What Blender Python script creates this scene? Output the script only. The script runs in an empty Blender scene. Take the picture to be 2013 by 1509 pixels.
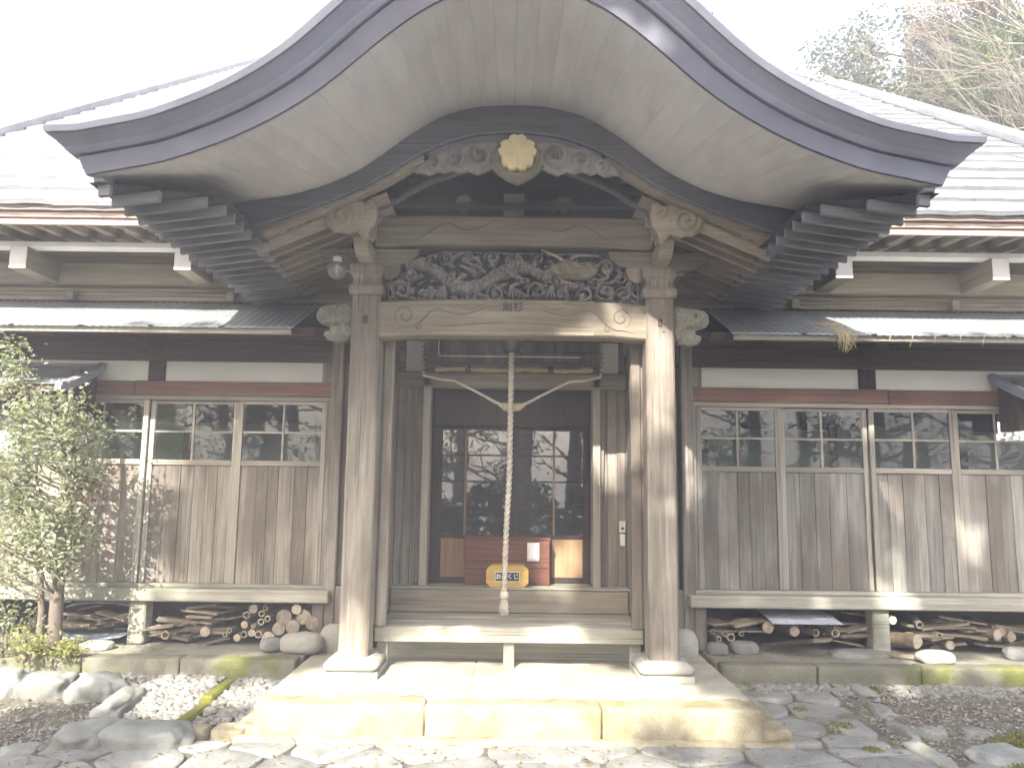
import bpy, bmesh, math, random
import numpy as np
from mathutils import Vector, Matrix, noise as mnoise

random.seed(7); rng = np.random.default_rng(7)
sc = bpy.context.scene
C = sc.collection
EYE = 1.9                      # all z below are given relative to the eye; build() adds this
R = math.radians

# ------------------------------------------------------------------ camera, sky, sun, exposure
cam_d = bpy.data.cameras.new('camera'); cam = bpy.data.objects.new('camera', cam_d); C.objects.link(cam)
cam_d.sensor_fit = 'HORIZONTAL'; cam_d.sensor_width = 36.0; cam_d.lens = 36.0*1500/2013
cam_d.clip_start = 0.05; cam_d.clip_end = 2000
cam.matrix_world = Matrix.Translation((0, 0, EYE)) @ Matrix.Rotation(R(97.5), 4, 'X') @ Matrix.Rotation(R(0.7), 4, 'Z')
sc.camera = cam
SUN = Vector((0.60, 2.0, -1.67)).normalized()          # the way the light travels
w = bpy.data.worlds.new('World'); sc.world = w; w.use_nodes = True
nt = w.node_tree; bg = nt.nodes['Background']
sky = nt.nodes.new('ShaderNodeTexSky'); sky.sky_type = 'NISHITA'; sky.sun_disc = False
sky.sun_elevation = math.asin(-SUN.z); sky.sun_rotation = math.atan2(-SUN.x, -SUN.y) % (2*math.pi)
sky.air_density = 1.0; sky.dust_density = 4.5; sky.ozone_density = 1.0
nt.links.new(sky.outputs['Color'], bg.inputs['Color']); bg.inputs['Strength'].default_value = 0.15
sl = bpy.data.lights.new('sun', 'SUN'); sl.energy = 4.5; sl.angle = R(0.55); sl.color = (1.0, 0.95, 0.86)
so = bpy.data.objects.new('sun', sl); C.objects.link(so); so.rotation_euler = SUN.to_track_quat('-Z', 'Y').to_euler()
so.location = (-6, -16, 18)
vs = sc.view_settings; vs.view_transform = 'Standard'; vs.look = 'None'; vs.gamma = 1.0; vs.exposure = 2.28
sc.render.engine = 'CYCLES'; sc.cycles.use_denoising = True
sc.cycles.max_bounces = 6; sc.cycles.diffuse_bounces = 3; sc.cycles.glossy_bounces = 3; sc.cycles.transparent_max_bounces = 10; sc.cycles.volume_bounces = 0; sc.cycles.use_adaptive_sampling = True; sc.cycles.adaptive_threshold = .03

# ------------------------------------------------------------------ materials
def newmat(name):
    m = bpy.data.materials.new(name); m.use_nodes = True
    n = m.node_tree.nodes; l = m.node_tree.links
    return m, n, l, n['Principled BSDF']
def N(n, t, **kw):
    x = n.new(t)
    for k, v in kw.items(): setattr(x, k, v)
    return x
def ramp(n, stops):
    r = n.new('ShaderNodeValToRGB'); e = r.color_ramp.elements
    while len(e) < len(stops): e.new(0.5)
    for i, (p, c) in enumerate(stops): e[i].position = p; e[i].color = (*c, 1)
    return r
def coords(n, l, scale, shift=40.0):
    tc = n.new('ShaderNodeTexCoord'); oi = n.new('ShaderNodeObjectInfo'); mp = n.new('ShaderNodeMapping')
    mp.inputs['Scale'].default_value = scale
    sc_ = N(n, 'ShaderNodeMath', operation='MULTIPLY'); sc_.inputs[1].default_value = shift
    l.new(oi.outputs['Random'], sc_.inputs[0])
    cb = n.new('ShaderNodeCombineXYZ'); l.new(sc_.outputs[0], cb.inputs[0]); l.new(sc_.outputs[0], cb.inputs[1]); l.new(sc_.outputs[0], cb.inputs[2])
    l.new(tc.outputs['Object'], mp.inputs['Vector']); l.new(cb.outputs[0], mp.inputs['Location'])
    return tc, oi, mp
def noise_tex(n, l, vec, scale, detail=5, rough=.6, dist=0.0):
    t = n.new('ShaderNodeTexNoise'); t.inputs['Scale'].default_value = scale; t.inputs['Detail'].default_value = detail
    t.inputs['Roughness'].default_value = rough; t.inputs['Distortion'].default_value = dist
    if vec is not None: l.new(vec, t.inputs['Vector'])
    return t
def mixc(n, l, fac, a, b, blend='MIX'):
    x = N(n, 'ShaderNodeMix', data_type='RGBA', blend_type=blend)
    for sock, v in ((x.inputs['Factor'], fac), (x.inputs['A'], a), (x.inputs['B'], b)):
        if hasattr(v, 'is_linked') or hasattr(v, 'links'): l.new(v, sock)
        elif isinstance(v, (int, float)): sock.default_value = v
        else: sock.default_value = (*v, 1)
    return x.outputs['Result']
def bump(n, l, h, strength, dist, p):
    b = n.new('ShaderNodeBump'); b.inputs['Strength'].default_value = strength; b.inputs['Distance'].default_value = dist
    l.new(h, b.inputs['Height']); l.new(b.outputs['Normal'], p.inputs['Normal'])
def vary(n, l, oi, col, amount):
    mr = n.new('ShaderNodeMapRange'); mr.inputs['To Min'].default_value = 1-amount; mr.inputs['To Max'].default_value = 1+amount
    l.new(oi.outputs['Random'], mr.inputs['Value'])
    hs = n.new('ShaderNodeHueSaturation'); l.new(col, hs.inputs['Color']); l.new(mr.outputs[0], hs.inputs['Value'])
    return hs.outputs['Color']

def wood(name, dark, mid, light, axis, rough=.75, tint=(1.0, 1.0, .95), var=.22, weather=None, fine=26.0, bmp=.5):
    m, n, l, p = newmat(name)
    dark, mid, light = [tuple(c*t for c, t in zip(q, tint)) for q in (dark, mid, light)]
    s = [fine, fine, fine]; s[axis] = 1.1
    tc, oi, mp = coords(n, l, s)
    g = noise_tex(n, l, mp.outputs[0], 1.0, 7, .62, .6)
    r = ramp(n, [(.28, dark), (.5, mid), (.74, light)]); l.new(g.outputs['Fac'], r.inputs['Fac'])
    s2 = [2.2, 2.2, 2.2]; s2[axis] = .55
    mp2 = n.new('ShaderNodeMapping'); mp2.inputs['Scale'].default_value = s2
    ad = N(n, 'ShaderNodeVectorMath', operation='ADD'); l.new(tc.outputs['Object'], ad.inputs[0]); l.new(mp2.outputs[0], ad.inputs[1])
    l.new(tc.outputs['Object'], mp2.inputs['Vector'])
    b = noise_tex(n, l, mp2.outputs[0], 1.3, 4, .6)
    rb = ramp(n, [(.42, (0, 0, 0)), (.6, (1, 1, 1))]); l.new(b.outputs['Fac'], rb.inputs['Fac'])
    wc = weather if weather else tuple(.6*d+.4*mm for d, mm in zip(dark, mid))
    c = mixc(n, l, rb.outputs['Color'], r.outputs['Color'], mixc(n, l, .8, r.outputs['Color'], wc))
    # fine dark checks along the grain
    s3 = [90, 90, 90]; s3[axis] = .8
    mp3 = n.new('ShaderNodeMapping'); mp3.inputs['Scale'].default_value = s3; l.new(tc.outputs['Object'], mp3.inputs['Vector'])
    ck = noise_tex(n, l, mp3.outputs[0], 1.0, 2, .5); rc = ramp(n, [(.30, (.45, .45, .45)), (.38, (1, 1, 1))]); l.new(ck.outputs['Fac'], rc.inputs['Fac'])
    c = mixc(n, l, 1.0, c, rc.outputs['Color'], 'MULTIPLY')
    c = vary(n, l, oi, c, var)
    l.new(c, p.inputs['Base Color']); p.inputs['Roughness'].default_value = rough
    p.inputs['Specular IOR Level'].default_value = .25
    bump(n, l, g.outputs['Fac'], bmp, .004, p)
    return m

def stone(name, a, b, c, scale=3.0, moss=None, mossamt=.5, rough=.85, var=.15, bmp=.5, dirt=None):
    m, n, l, p = newmat(name)
    tc, oi, mp = coords(n, l, (1, 1, 1))
    g = noise_tex(n, l, mp.outputs[0], scale, 9, .65, .3)
    r = ramp(n, [(.3, a), (.52, b), (.74, c)]); l.new(g.outputs['Fac'], r.inputs['Fac'])
    sp = noise_tex(n, l, mp.outputs[0], scale*38, 3, .7); rs = ramp(n, [(.32, (.62, .62, .62)), (.5, (1, 1, 1)), (.72, (1.18, 1.18, 1.18))]); l.new(sp.outputs['Fac'], rs.inputs['Fac'])
    col = mixc(n, l, .8, r.outputs['Color'], rs.outputs['Color'], 'MULTIPLY')
    if moss:
        mn = noise_tex(n, l, tc.outputs['Object'], 1.7, 6, .68); mr = ramp(n, [(.62-.25*mossamt, (0, 0, 0)), (.74-.25*mossamt, (1, 1, 1))]); l.new(mn.outputs['Fac'], mr.inputs['Fac'])
        col = mixc(n, l, mr.outputs['Color'], col, mixc(n, l, sp.outputs['Fac'], tuple(.5*x for x in moss), tuple(1.4*x for x in moss)))
    col = vary(n, l, oi, col, var)
    l.new(col, p.inputs['Base Color']); p.inputs['Roughness'].default_value = rough; p.inputs['Specular IOR Level'].default_value = .25
    h = N(n, 'ShaderNodeMath', operation='ADD'); l.new(g.outputs['Fac'], h.inputs[0]); l.new(sp.outputs['Fac'], h.inputs[1])
    bump(n, l, h.outputs[0], bmp, .012, p)
    return m

def plain(name, col, rough=.6, metal=0.0, spec=.4, nscale=6.0, namt=.25, var=.1, bmp=.15, stretch=(1, 1, 1)):
    m, n, l, p = newmat(name)
    tc, oi, mp = coords(n, l, stretch)
    g = noise_tex(n, l, mp.outputs[0], nscale, 6, .6)
    r = ramp(n, [(.3, tuple(c*(1-namt) for c in col)), (.7, tuple(min(1, c*(1+namt)) for c in col))]); l.new(g.outputs['Fac'], r.inputs['Fac'])
    c = vary(n, l, oi, r.outputs['Color'], var)
    l.new(c, p.inputs['Base Color']); p.inputs['Roughness'].default_value = rough; p.inputs['Metallic'].default_value = metal
    p.inputs['Specular IOR Level'].default_value = spec
    if bmp: bump(n, l, g.outputs['Fac'], bmp, .004, p)
    return m

def leafmat(name, cols, trans=.35):
    m, n, l, p = newmat(name)
    geo = n.new('ShaderNodeNewGeometry'); r = ramp(n, [(i/(len(cols)-1), c) for i, c in enumerate(cols)])
    l.new(geo.outputs['Random Per Island'], r.inputs['Fac'])
    tr = n.new('ShaderNodeBsdfTranslucent'); l.new(r.outputs['Color'], p.inputs['Base Color'])
    l.new(mixc(n, l, 1.0, r.outputs['Color'], (1.3, 1.5, .6), 'MULTIPLY'), tr.inputs['Color'])
    p.inputs['Roughness'].default_value = .5; p.inputs['Specular IOR Level'].default_value = .35
    ms = n.new('ShaderNodeMixShader'); ms.inputs[0].default_value = trans
    l.new(p.outputs[0], ms.inputs[1]); l.new(tr.outputs[0], ms.inputs[2]); l.new(ms.outputs[0], n['Material Output'].inputs['Surface'])
    return m

def glassmat(name, tint=(.80, .88, .87), dirt=.02, ior=2.0):
    m, n, l, p = newmat(name)
    tr = n.new('ShaderNodeBsdfTransparent'); tr.inputs['Color'].default_value = (*tint, 1)
    gl = n.new('ShaderNodeBsdfGlossy'); gl.inputs['Roughness'].default_value = .02
    tc = n.new('ShaderNodeTexCoord'); wv = noise_tex(n, l, tc.outputs['Object'], 3.5, 2, .5)
    b = n.new('ShaderNodeBump'); b.inputs['Strength'].default_value = .05; b.inputs['Distance'].default_value = .012
    l.new(wv.outputs['Fac'], b.inputs['Height']); l.new(b.outputs['Normal'], gl.inputs['Normal'])
    fr = n.new('ShaderNodeFresnel'); fr.inputs['IOR'].default_value = ior
    ms = n.new('ShaderNodeMixShader'); l.new(fr.outputs[0], ms.inputs[0]); l.new(tr.outputs[0], ms.inputs[1]); l.new(gl.outputs[0], ms.inputs[2])
    df = n.new('ShaderNodeBsdfDiffuse'); df.inputs['Color'].default_value = (.45, .47, .44, 1)
    ms2 = n.new('ShaderNodeMixShader'); ms2.inputs[0].default_value = dirt
    l.new(ms.outputs[0], ms2.inputs[1]); l.new(df.outputs[0], ms2.inputs[2]); l.new(ms2.outputs[0], n['Material Output'].inputs['Surface'])
    return m

W_V = wood('weathered_boards', (.17, .145, .122), (.295, .265, .235), (.43, .40, .365), 2, weather=(.155, .122, .10))
W_VG = wood('grey_boards', (.20, .188, .17), (.325, .313, .29), (.45, .437, .41), 2, weather=(.18, .152, .128))
W_X = wood('weathered_beam', (.17, .14, .11), (.30, .26, .21), (.43, .385, .33), 0)
W_Y = wood('weathered_beam_deep', (.16, .13, .10), (.28, .24, .195), (.40, .36, .31), 1)
W_POST = wood('post_wood', (.20, .17, .142), (.335, .298, .258), (.46, .422, .375), 2, fine=18, weather=(.17, .138, .112))
W_PALE = wood('pale_trim', (.30, .27, .23), (.42, .39, .345), (.52, .49, .45), 2)
W_PALEX = wood('pale_trim_cross', (.30, .27, .23), (.42, .39, .345), (.52, .49, .45), 0)
W_SILL = wood('sill_wood', (.24, .225, .19), (.37, .355, .31), (.50, .48, .43), 0, weather=(.22, .22, .17))
W_RED = wood('red_brown_beam', (.14, .065, .05), (.24, .125, .095), (.40, .25, .19), 0, tint=(1, 1, 1), weather=(.16, .10, .08))
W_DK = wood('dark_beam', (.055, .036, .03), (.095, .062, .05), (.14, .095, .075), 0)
W_DKV = wood('dark_door_wood', (.028, .018, .016), (.05, .032, .027), (.085, .055, .045), 2, rough=.45)
W_OR = wood('orange_panel', (.22, .13, .075), (.33, .21, .125), (.42, .29, .18), 2, rough=.5)
W_REDP = wood('red_lacquer_board', (.12, .045, .028), (.19, .075, .05), (.27, .12, .08), 0, rough=.5)
W_CARV = plain('carved_wood', (.28, .265, .25), .8, nscale=9, namt=.3, bmp=.3)
W_LINE = plain('carved_groove_wood', (.19, .15, .115), .85, nscale=9, namt=.2)
W_CARVT = wood('carved_tan', (.26, .23, .18), (.34, .30, .24), (.41, .37, .31), 0, bmp=.3, fine=14)
W_CARVG = wood('carved_grey_green', (.24, .23, .19), (.35, .34, .29), (.46, .45, .39), 0, bmp=.3, fine=14)
W_RAFT = wood('rafter_wood', (.18, .175, .185), (.25, .245, .26), (.32, .315, .33), 0, tint=(1, 1, 1))
W_RAFTL = wood('inner_rafter_wood', (.25, .21, .18), (.36, .31, .265), (.45, .40, .35), 0)
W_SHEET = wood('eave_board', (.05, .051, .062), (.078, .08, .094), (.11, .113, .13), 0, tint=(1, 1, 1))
W_BARGE = wood('bargeboard_wood', (.13, .127, .145), (.19, .187, .21), (.25, .247, .275), 0, tint=(1, 1, 1))
W_BARGEL = wood('bargeboard_trim_wood', (.21, .175, .135), (.31, .27, .215), (.39, .345, .285), 0)
W_LOG = wood('log_bark', (.13, .095, .065), (.23, .175, .125), (.33, .27, .20), 1, fine=20)
W_SCRAP = wood('scrap_board', (.16, .13, .10), (.27, .225, .175), (.40, .345, .28), 0, var=.35)
W_BMB = wood('bamboo_cane', (.22, .18, .12), (.34, .29, .20), (.44, .385, .28), 1, var=.3, rough=.5)
END = plain('cut_end_grain', (.36, .305, .235), .8, nscale=25, namt=.35, var=.3)
HOLE = plain('hollow_dark', (.03, .025, .02), .9)
WHITE = plain('white_soffit_paint', (.61, .60, .60), .75, nscale=3.0, namt=.10, var=.035, bmp=.08, stretch=(2.5, .6, 1))
EAVEW = plain('painted_eave_board', (.72, .70, .66), .7, nscale=3, namt=.06, bmp=.05)
PLASTER = plain('white_plaster', (.76, .76, .70), .85, nscale=2.0, namt=.06, var=.03, bmp=.08)
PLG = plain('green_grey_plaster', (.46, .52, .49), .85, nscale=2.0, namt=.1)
COPPER = plain('dark_roof_edge_metal', (.29, .30, .375), .36, 0.0, .6, nscale=1.2, namt=.22, bmp=.12)
COPPER2 = plain('dark_roof_band_metal', (.15, .155, .205), .42, 0.0, .5, nscale=1.2, namt=.22, bmp=.12)
COPPERR = plain('rim_roof_metal', (.34, .34, .40), .36, 0.0, .6, nscale=1.2, namt=.22, bmp=.12)
ROOF = plain('pale_roof_metal', (.255, .262, .27), .5, 0.1, .5, nscale=2.5, namt=.3, var=.12, bmp=.2)
SEAM_SHADE = plain('roof_seam_and_shade', (.10, .105, .11), .5, .2)  # real seams, and dark strips painting the shade under sheet edges and verge
CORR = plain('corrugated_pent_metal', (.32, .335, .345), .45, .3, .5, nscale=2, namt=.2, var=.06, bmp=.1, stretch=(1, 6, 1))
REDF = plain('red_fascia_paint', (.33, .11, .075), .6, nscale=4, namt=.25)
CREAM = plain('cream_fascia_paint', (.62, .52, .45), .6, nscale=4, namt=.15)
GOLD = plain('gold_leaf', (.72, .62, .36), .5, .1, .5, nscale=5, namt=.15)
ROPE = plain('hemp_rope', (.60, .55, .46), .85, nscale=60, namt=.25, bmp=.4)
STRAW = plain('dry_straw', (.50, .42, .22), .85, nscale=60, namt=.3, bmp=.4)
BRASS = plain('tarnished_brass', (.10, .085, .07), .4, .8)
BOXY = plain('yellow_varnished_wood', (.55, .36, .10), .45, nscale=4, namt=.15, stretch=(1, 1, 6))
BLACK = plain('black_plate', (.015, .015, .015), .4, namt=.1)
WPAINT = plain('white_letter_paint', (.82, .82, .80), .5, namt=.03)
INK = plain('dark_ink', (.06, .055, .05), .7, namt=.1)
PAPER = plain('paper', (.80, .80, .78), .8, namt=.04)
PLAST = plain('ivory_plastic', (.62, .62, .54), .45, namt=.05)
PIPE = plain('white_conduit', (.62, .62, .60), .4, namt=.05)
CHAIN = plain('dull_chain_metal', (.38, .36, .33), .4, .6)
SHEETW = plain('white_corrugated_plastic', (.62, .66, .72), .5, nscale=3, namt=.2)
S_SLAB = stone('porch_slab_stone', (.29, .265, .20), (.40, .375, .30), (.49, .465, .39), 2.4, bmp=.35, var=.05)
S_SLABF = stone('porch_slab_face', (.20, .165, .10), (.36, .315, .215), (.48, .43, .315), 3.2, moss=(.26, .25, .12), mossamt=.2, bmp=.5, var=.06)
S_PLIN = stone('plinth_stone', (.31, .30, .25), (.39, .38, .325), (.47, .46, .40), 4, bmp=.2, var=.04)
S_PLAT = stone('platform_concrete', (.22, .205, .16), (.30, .285, .23), (.39, .375, .31), 1.4, moss=(.13, .14, .045), mossamt=.12, bmp=.3)
S_KERB = stone('kerb_stone', (.15, .145, .11), (.215, .205, .155), (.29, .28, .215), 2.2, moss=(.14, .15, .04), mossamt=.45, bmp=.4)
S_FLAG = stone('flagstone', (.19, .19, .175), (.27, .27, .25), (.36, .355, .33), 2.6, moss=(.17, .165, .07), mossamt=.12, bmp=.5, var=.14)
S_COB = stone('cobble', (.19, .195, .175), (.27, .275, .25), (.36, .365, .335), 4, moss=(.17, .17, .08), mossamt=.2, bmp=.35, var=.16)
S_MOSS = stone('mossy_edge_stone', (.16, .15, .07), (.23, .21, .09), (.31, .28, .12), 3, moss=(.20, .20, .035), mossamt=.9, bmp=.5)
S_PEB = stone('pebbles', (.17, .165, .145), (.29, .285, .255), (.44, .43, .39), 22, bmp=.2)
GROUND = stone('gravelly_earth', (.13, .115, .09), (.20, .185, .15), (.29, .27, .23), 5, moss=(.12, .13, .03), mossamt=.06, bmp=1.0, var=0)
MOSS = leafmat('moss_green', [(.10, .11, .015), (.19, .20, .03), (.27, .28, .05)], .15)
BARK = wood('tree_bark', (.13, .10, .085), (.21, .17, .145), (.30, .25, .215), 2, fine=24, bmp=1.0)
BARKG = wood('pale_twig_bark', (.24, .21, .18), (.34, .305, .26), (.42, .385, .34), 2, fine=18)
LEAF_L = leafmat('light_shrub_leaf', [(.17, .19, .12), (.26, .28, .19), (.33, .35, .26), (.42, .43, .35)], .4)
LEAF_B = leafmat('bamboo_leaf', [(.05, .075, .018), (.085, .115, .03), (.12, .15, .045)], .4)
LEAF_D = leafmat('dark_tree_leaf', [(.025, .042, .013), (.04, .062, .018), (.06, .085, .025)], .3)
LEAF_R = leafmat('red_brown_leaf', [(.11, .05, .028), (.16, .085, .045), (.14, .11, .045)], .35)
LEAF_Y = leafmat('dry_yellow_leaf', [(.30, .22, .11), (.38, .30, .15), (.24, .17, .09), (.20, .15, .08)], .3)
LEAF_P = leafmat('pale_yellow_green_leaf', [(.24, .25, .08), (.32, .32, .12), (.38, .36, .16)], .4)
LEAF_H = leafmat('hillside_leaf', [(.03, .04, .018), (.05, .065, .025), (.075, .085, .035), (.09, .06, .04)], .35)
GLASS = glassmat('window_glass')
DGLASS = glassmat('door_glass', (.42, .5, .5), .008, 2.7)
BULB = glassmat('bulb_glass', (.95, .95, .93), .25)

# ------------------------------------------------------------------ mesh builder
OFF = {}
class MB:
    def __init__(s): s.v = []; s.f = []; s.sm = []
    def add(s, vs, fs, smooth=False):
        b = len(s.v); s.v.extend([tuple(map(float, q)) for q in vs]); s.f.extend([tuple(b+i for i in q) for q in fs]); s.sm.extend([smooth]*len(fs)); return s
    def box(s, x0, x1, y0, y1, z0, z1, bev=0.0, M=None):
        if bev <= 0:
            vs = [(x0, y0, z0), (x1, y0, z0), (x1, y1, z0), (x0, y1, z0), (x0, y0, z1), (x1, y0, z1), (x1, y1, z1), (x0, y1, z1)]
            fs = [(0, 3, 2, 1), (4, 5, 6, 7), (0, 1, 5, 4), (1, 2, 6, 5), (2, 3, 7, 6), (3, 0, 4, 7)]
        else:
            b = min(bev, abs(x1-x0)*.45, abs(y1-y0)*.45, abs(z1-z0)*.45)
            vs = []; idx = {}
            for ix, x in enumerate((x0, x1)):
                for iy, y in enumerate((y0, y1)):
                    for iz, z in enumerate((z0, z1)):
                        sx, sy, sz = (1 if ix == 0 else -1), (1 if iy == 0 else -1), (1 if iz == 0 else -1)
                        idx[ix, iy, iz] = len(vs)
                        vs += [(x, y+sy*b, z+sz*b), (x+sx*b, y, z+sz*b), (x+sx*b, y+sy*b, z)]
            I = lambda a, k: idx[a]+k
            fs = []
            for ix in (0, 1): fs.append([I((ix, 0, 0), 0), I((ix, 1, 0), 0), I((ix, 1, 1), 0), I((ix, 0, 1), 0)])
            for iy in (0, 1): fs.append([I((0, iy, 0), 1), I((1, iy, 0), 1), I((1, iy, 1), 1), I((0, iy, 1), 1)])
            for iz in (0, 1): fs.append([I((0, 0, iz), 2), I((1, 0, iz), 2), I((1, 1, iz), 2), I((0, 1, iz), 2)])
            for a in (0, 1):
                for b2 in (0, 1):
                    fs.append([I((a, b2, 0), 0), I((a, b2, 1), 0), I((a, b2, 1), 1), I((a, b2, 0), 1)])
                    fs.append([I((a, 0, b2), 0), I((a, 1, b2), 0), I((a, 1, b2), 2), I((a, 0, b2), 2)])
                    fs.append([I((0, a, b2), 1), I((1, a, b2), 1), I((1, a, b2), 2), I((0, a, b2), 2)])
            for k in idx: fs.append([I(k, 0), I(k, 1), I(k, 2)])
        if M is not None: vs = [tuple(M @ Vector(q)) for q in vs]
        return s.add(vs, fs)
    def tube(s, pts, rad, n=8, caps=True, smooth=True, twist=0.0, lobes=0, lob=0.0):
        pts = [Vector(q) for q in pts]; k = len(pts)
        if not hasattr(rad, '__len__'): rad = [rad]*k
        t0 = (pts[1]-pts[0]).normalized(); ref = Vector((0, 0, 1)) if abs(t0.z) < .9 else Vector((1, 0, 0))
        u = t0.cross(ref).normalized(); vs = []; acc = 0
        for i in range(k):
            t = (pts[min(i+1, k-1)]-pts[max(i-1, 0)]).normalized()
            u = (u-t*u.dot(t)).normalized(); v = t.cross(u)
            if i: acc += (pts[i]-pts[i-1]).length
            for j in range(n):
                a = 2*math.pi*j/n; rr = rad[i]*(1+lob*math.cos(lobes*a-twist*acc)) if lobes else rad[i]
                vs.append(pts[i]+u*(math.cos(a)*rr)+v*(math.sin(a)*rr))
        fs = [(i*n+j, i*n+(j+1) % n, (i+1)*n+(j+1) % n, (i+1)*n+j) for i in range(k-1) for j in range(n)]
        s.add(vs, fs, smooth)
        if caps: s.add(vs[:n], [tuple(reversed(range(n)))]); s.add(vs[-n:], [tuple(range(n))])
        return s
    def lathe(s, c, prof, n=20, smooth=True):
        vs = []; k = len(prof)
        for r, z in prof:
            for j in range(n): a = 2*math.pi*j/n; vs.append((c[0]+r*math.cos(a), c[1]+r*math.sin(a), c[2]+z))
        fs = [(i*n+j, i*n+(j+1) % n, (i+1)*n+(j+1) % n, (i+1)*n+j) for i in range(k-1) for j in range(n)]
        fs += [tuple(reversed(range(n))), tuple(range((k-1)*n, k*n))]
        return s.add(vs, fs, smooth)
    def prism(s, poly, y0, y1, smooth=False):            # polygon in XZ, extruded along Y
        k = len(poly); vs = [(x, y0, z) for x, z in poly]+[(x, y1, z) for x, z in poly]
        return s.add(vs, [tuple(range(k)), tuple(reversed(range(k, 2*k)))]+[(i, i+k, (i+1) % k+k, (i+1) % k) for i in range(k)], smooth)
    def strip(s, secs, close=False, smooth=False, caps=False):   # list of equal-length point rows
        m = len(secs[0]); vs = [p for q in secs for p in q]; fs = []
        for i in range(len(secs)-1):
            for j in range(m if close else m-1):
                fs.append((i*m+j, i*m+(j+1) % m, (i+1)*m+(j+1) % m, (i+1)*m+j))
        s.add(vs, fs, smooth)
        if caps and close: s.add(secs[0], [tuple(reversed(range(m)))]); s.add(secs[-1], [tuple(range(m))])
        return s
    def build(s, name, mat, parent=None, at=None):
        me = bpy.data.meshes.new(name)
        off = OFF[parent.name] if parent is not None else (Vector(at)+Vector((0, 0, EYE)) if at is not None else Vector((0, 0, 0)))
        a = np.array(s.v, dtype=np.float64)+np.array((0, 0, EYE))-np.array(off)
        me.from_pydata(a.tolist(), [], s.f)
        me.polygons.foreach_set('use_smooth', s.sm)
        bm = bmesh.new(); bm.from_mesh(me); bmesh.ops.recalc_face_normals(bm, faces=bm.faces); bm.to_mesh(me); bm.free()
        me.materials.append(mat); me.update()
        o = bpy.data.objects.new(name, me); C.objects.link(o)
        if parent is not None: o.parent = parent
        else: o.location = off
        OFF[o.name] = off
        return o
def big_mesh(name, V, F, mat, parent=None, at=None):      # numpy arrays, no normals pass
    me = bpy.data.meshes.new(name)
    off = OFF[parent.name] if parent is not None else (Vector(at)+Vector((0, 0, EYE)) if at is not None else Vector((0, 0, 0)))
    V = np.asarray(V, float)+np.array((0, 0, EYE))-np.array(off); F = np.asarray(F)
    me.vertices.add(len(V)); me.vertices.foreach_set('co', V.ravel())
    k = F.shape[1]; me.loops.add(F.size); me.polygons.add(len(F))
    me.loops.foreach_set('vertex_index', F.ravel().astype(np.int32))
    me.polygons.foreach_set('loop_start', (np.arange(len(F))*k).astype(np.int32)); me.polygons.foreach_set('loop_total', np.full(len(F), k, np.int32))
    me.update(calc_edges=True); me.materials.append(mat)
    o = bpy.data.objects.new(name, me); C.objects.link(o)
    if parent is not None: o.parent = parent
    else: o.location = off
    OFF[o.name] = off
    return o
def tag(o, label, cat, group=None, kind=None):
    if label: o['label'] = label
    if cat: o['category'] = cat
    if group: o['group'] = group
    if kind: o['kind'] = kind
    return o
def thing(name, label, cat, at, group=None):
    o = bpy.data.objects.new(name, None); C.objects.link(o); o.empty_display_size = .1
    OFF[o.name] = Vector(at)+Vector((0, 0, EYE)); o.location = OFF[o.name]
    return tag(o, label, cat, group)
def part(name, mat, parent, fn): m = MB(); fn(m); return m.build(name, mat, parent)
def bx(name, mat, parent, x0, x1, y0, y1, z0, z1, bev=.004): return MB().box(x0, x1, y0, y1, z0, z1, bev).build(name, mat, parent)
def smooth_curve(pts, n=121, win=9):
    xs = np.array([p[0] for p in pts]); zs = np.array([p[1] for p in pts])
    xx = np.linspace(-xs[-1], xs[-1], n); zz = np.interp(np.abs(xx), xs, zs)
    k = np.hanning(win+2)[1:-1]; k /= k.sum(); h = win//2
    pad = np.concatenate([2*zz[0]-zz[h:0:-1], zz, 2*zz[-1]-zz[-2:-h-2:-1]])
    return xx, np.convolve(pad, k, 'valid')

# carved relief: grid cells inside a polygon (XZ), puffed towards -Y, with spiral curls
def in_poly(px, pz, poly):
    ins = np.zeros(px.shape, bool); n = len(poly); j = n-1
    for i in range(n):
        xi, zi = poly[i]; xj, zj = poly[j]
        c = ((zi > pz) != (zj > pz)) & (px < (xj-xi)*(pz-zi)/((zj-zi) if zj != zi else 1e-9)+xi); ins ^= c; j = i
    return ins
def edge_dist(px, pz, poly):
    d = np.full(px.shape, 9.0); n = len(poly)
    for i in range(n):
        ax, az = poly[i]; bx_, bz = poly[(i+1) % n]; dx, dz = bx_-ax, bz-az; L = dx*dx+dz*dz+1e-12
        t = np.clip(((px-ax)*dx+(pz-az)*dz)/L, 0, 1); d = np.minimum(d, np.hypot(px-ax-t*dx, pz-az-t*dz))
    return d
def curl_field(px, pz, curls):
    h = np.zeros(px.shape)
    for cx, cz, r, turns, sgn, amp in curls:
        dx, dz = px-cx, pz-cz; rho = np.hypot(dx, dz)/r; th = np.arctan2(dz, dx)
        wgt = np.clip((1.08-rho)*5, 0, 1)
        h += wgt*amp*(np.cos(2*math.pi*turns*rho-sgn*th)*.5+.5+.25*np.clip(1-rho*3, 0, 1))
    return h
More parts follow.
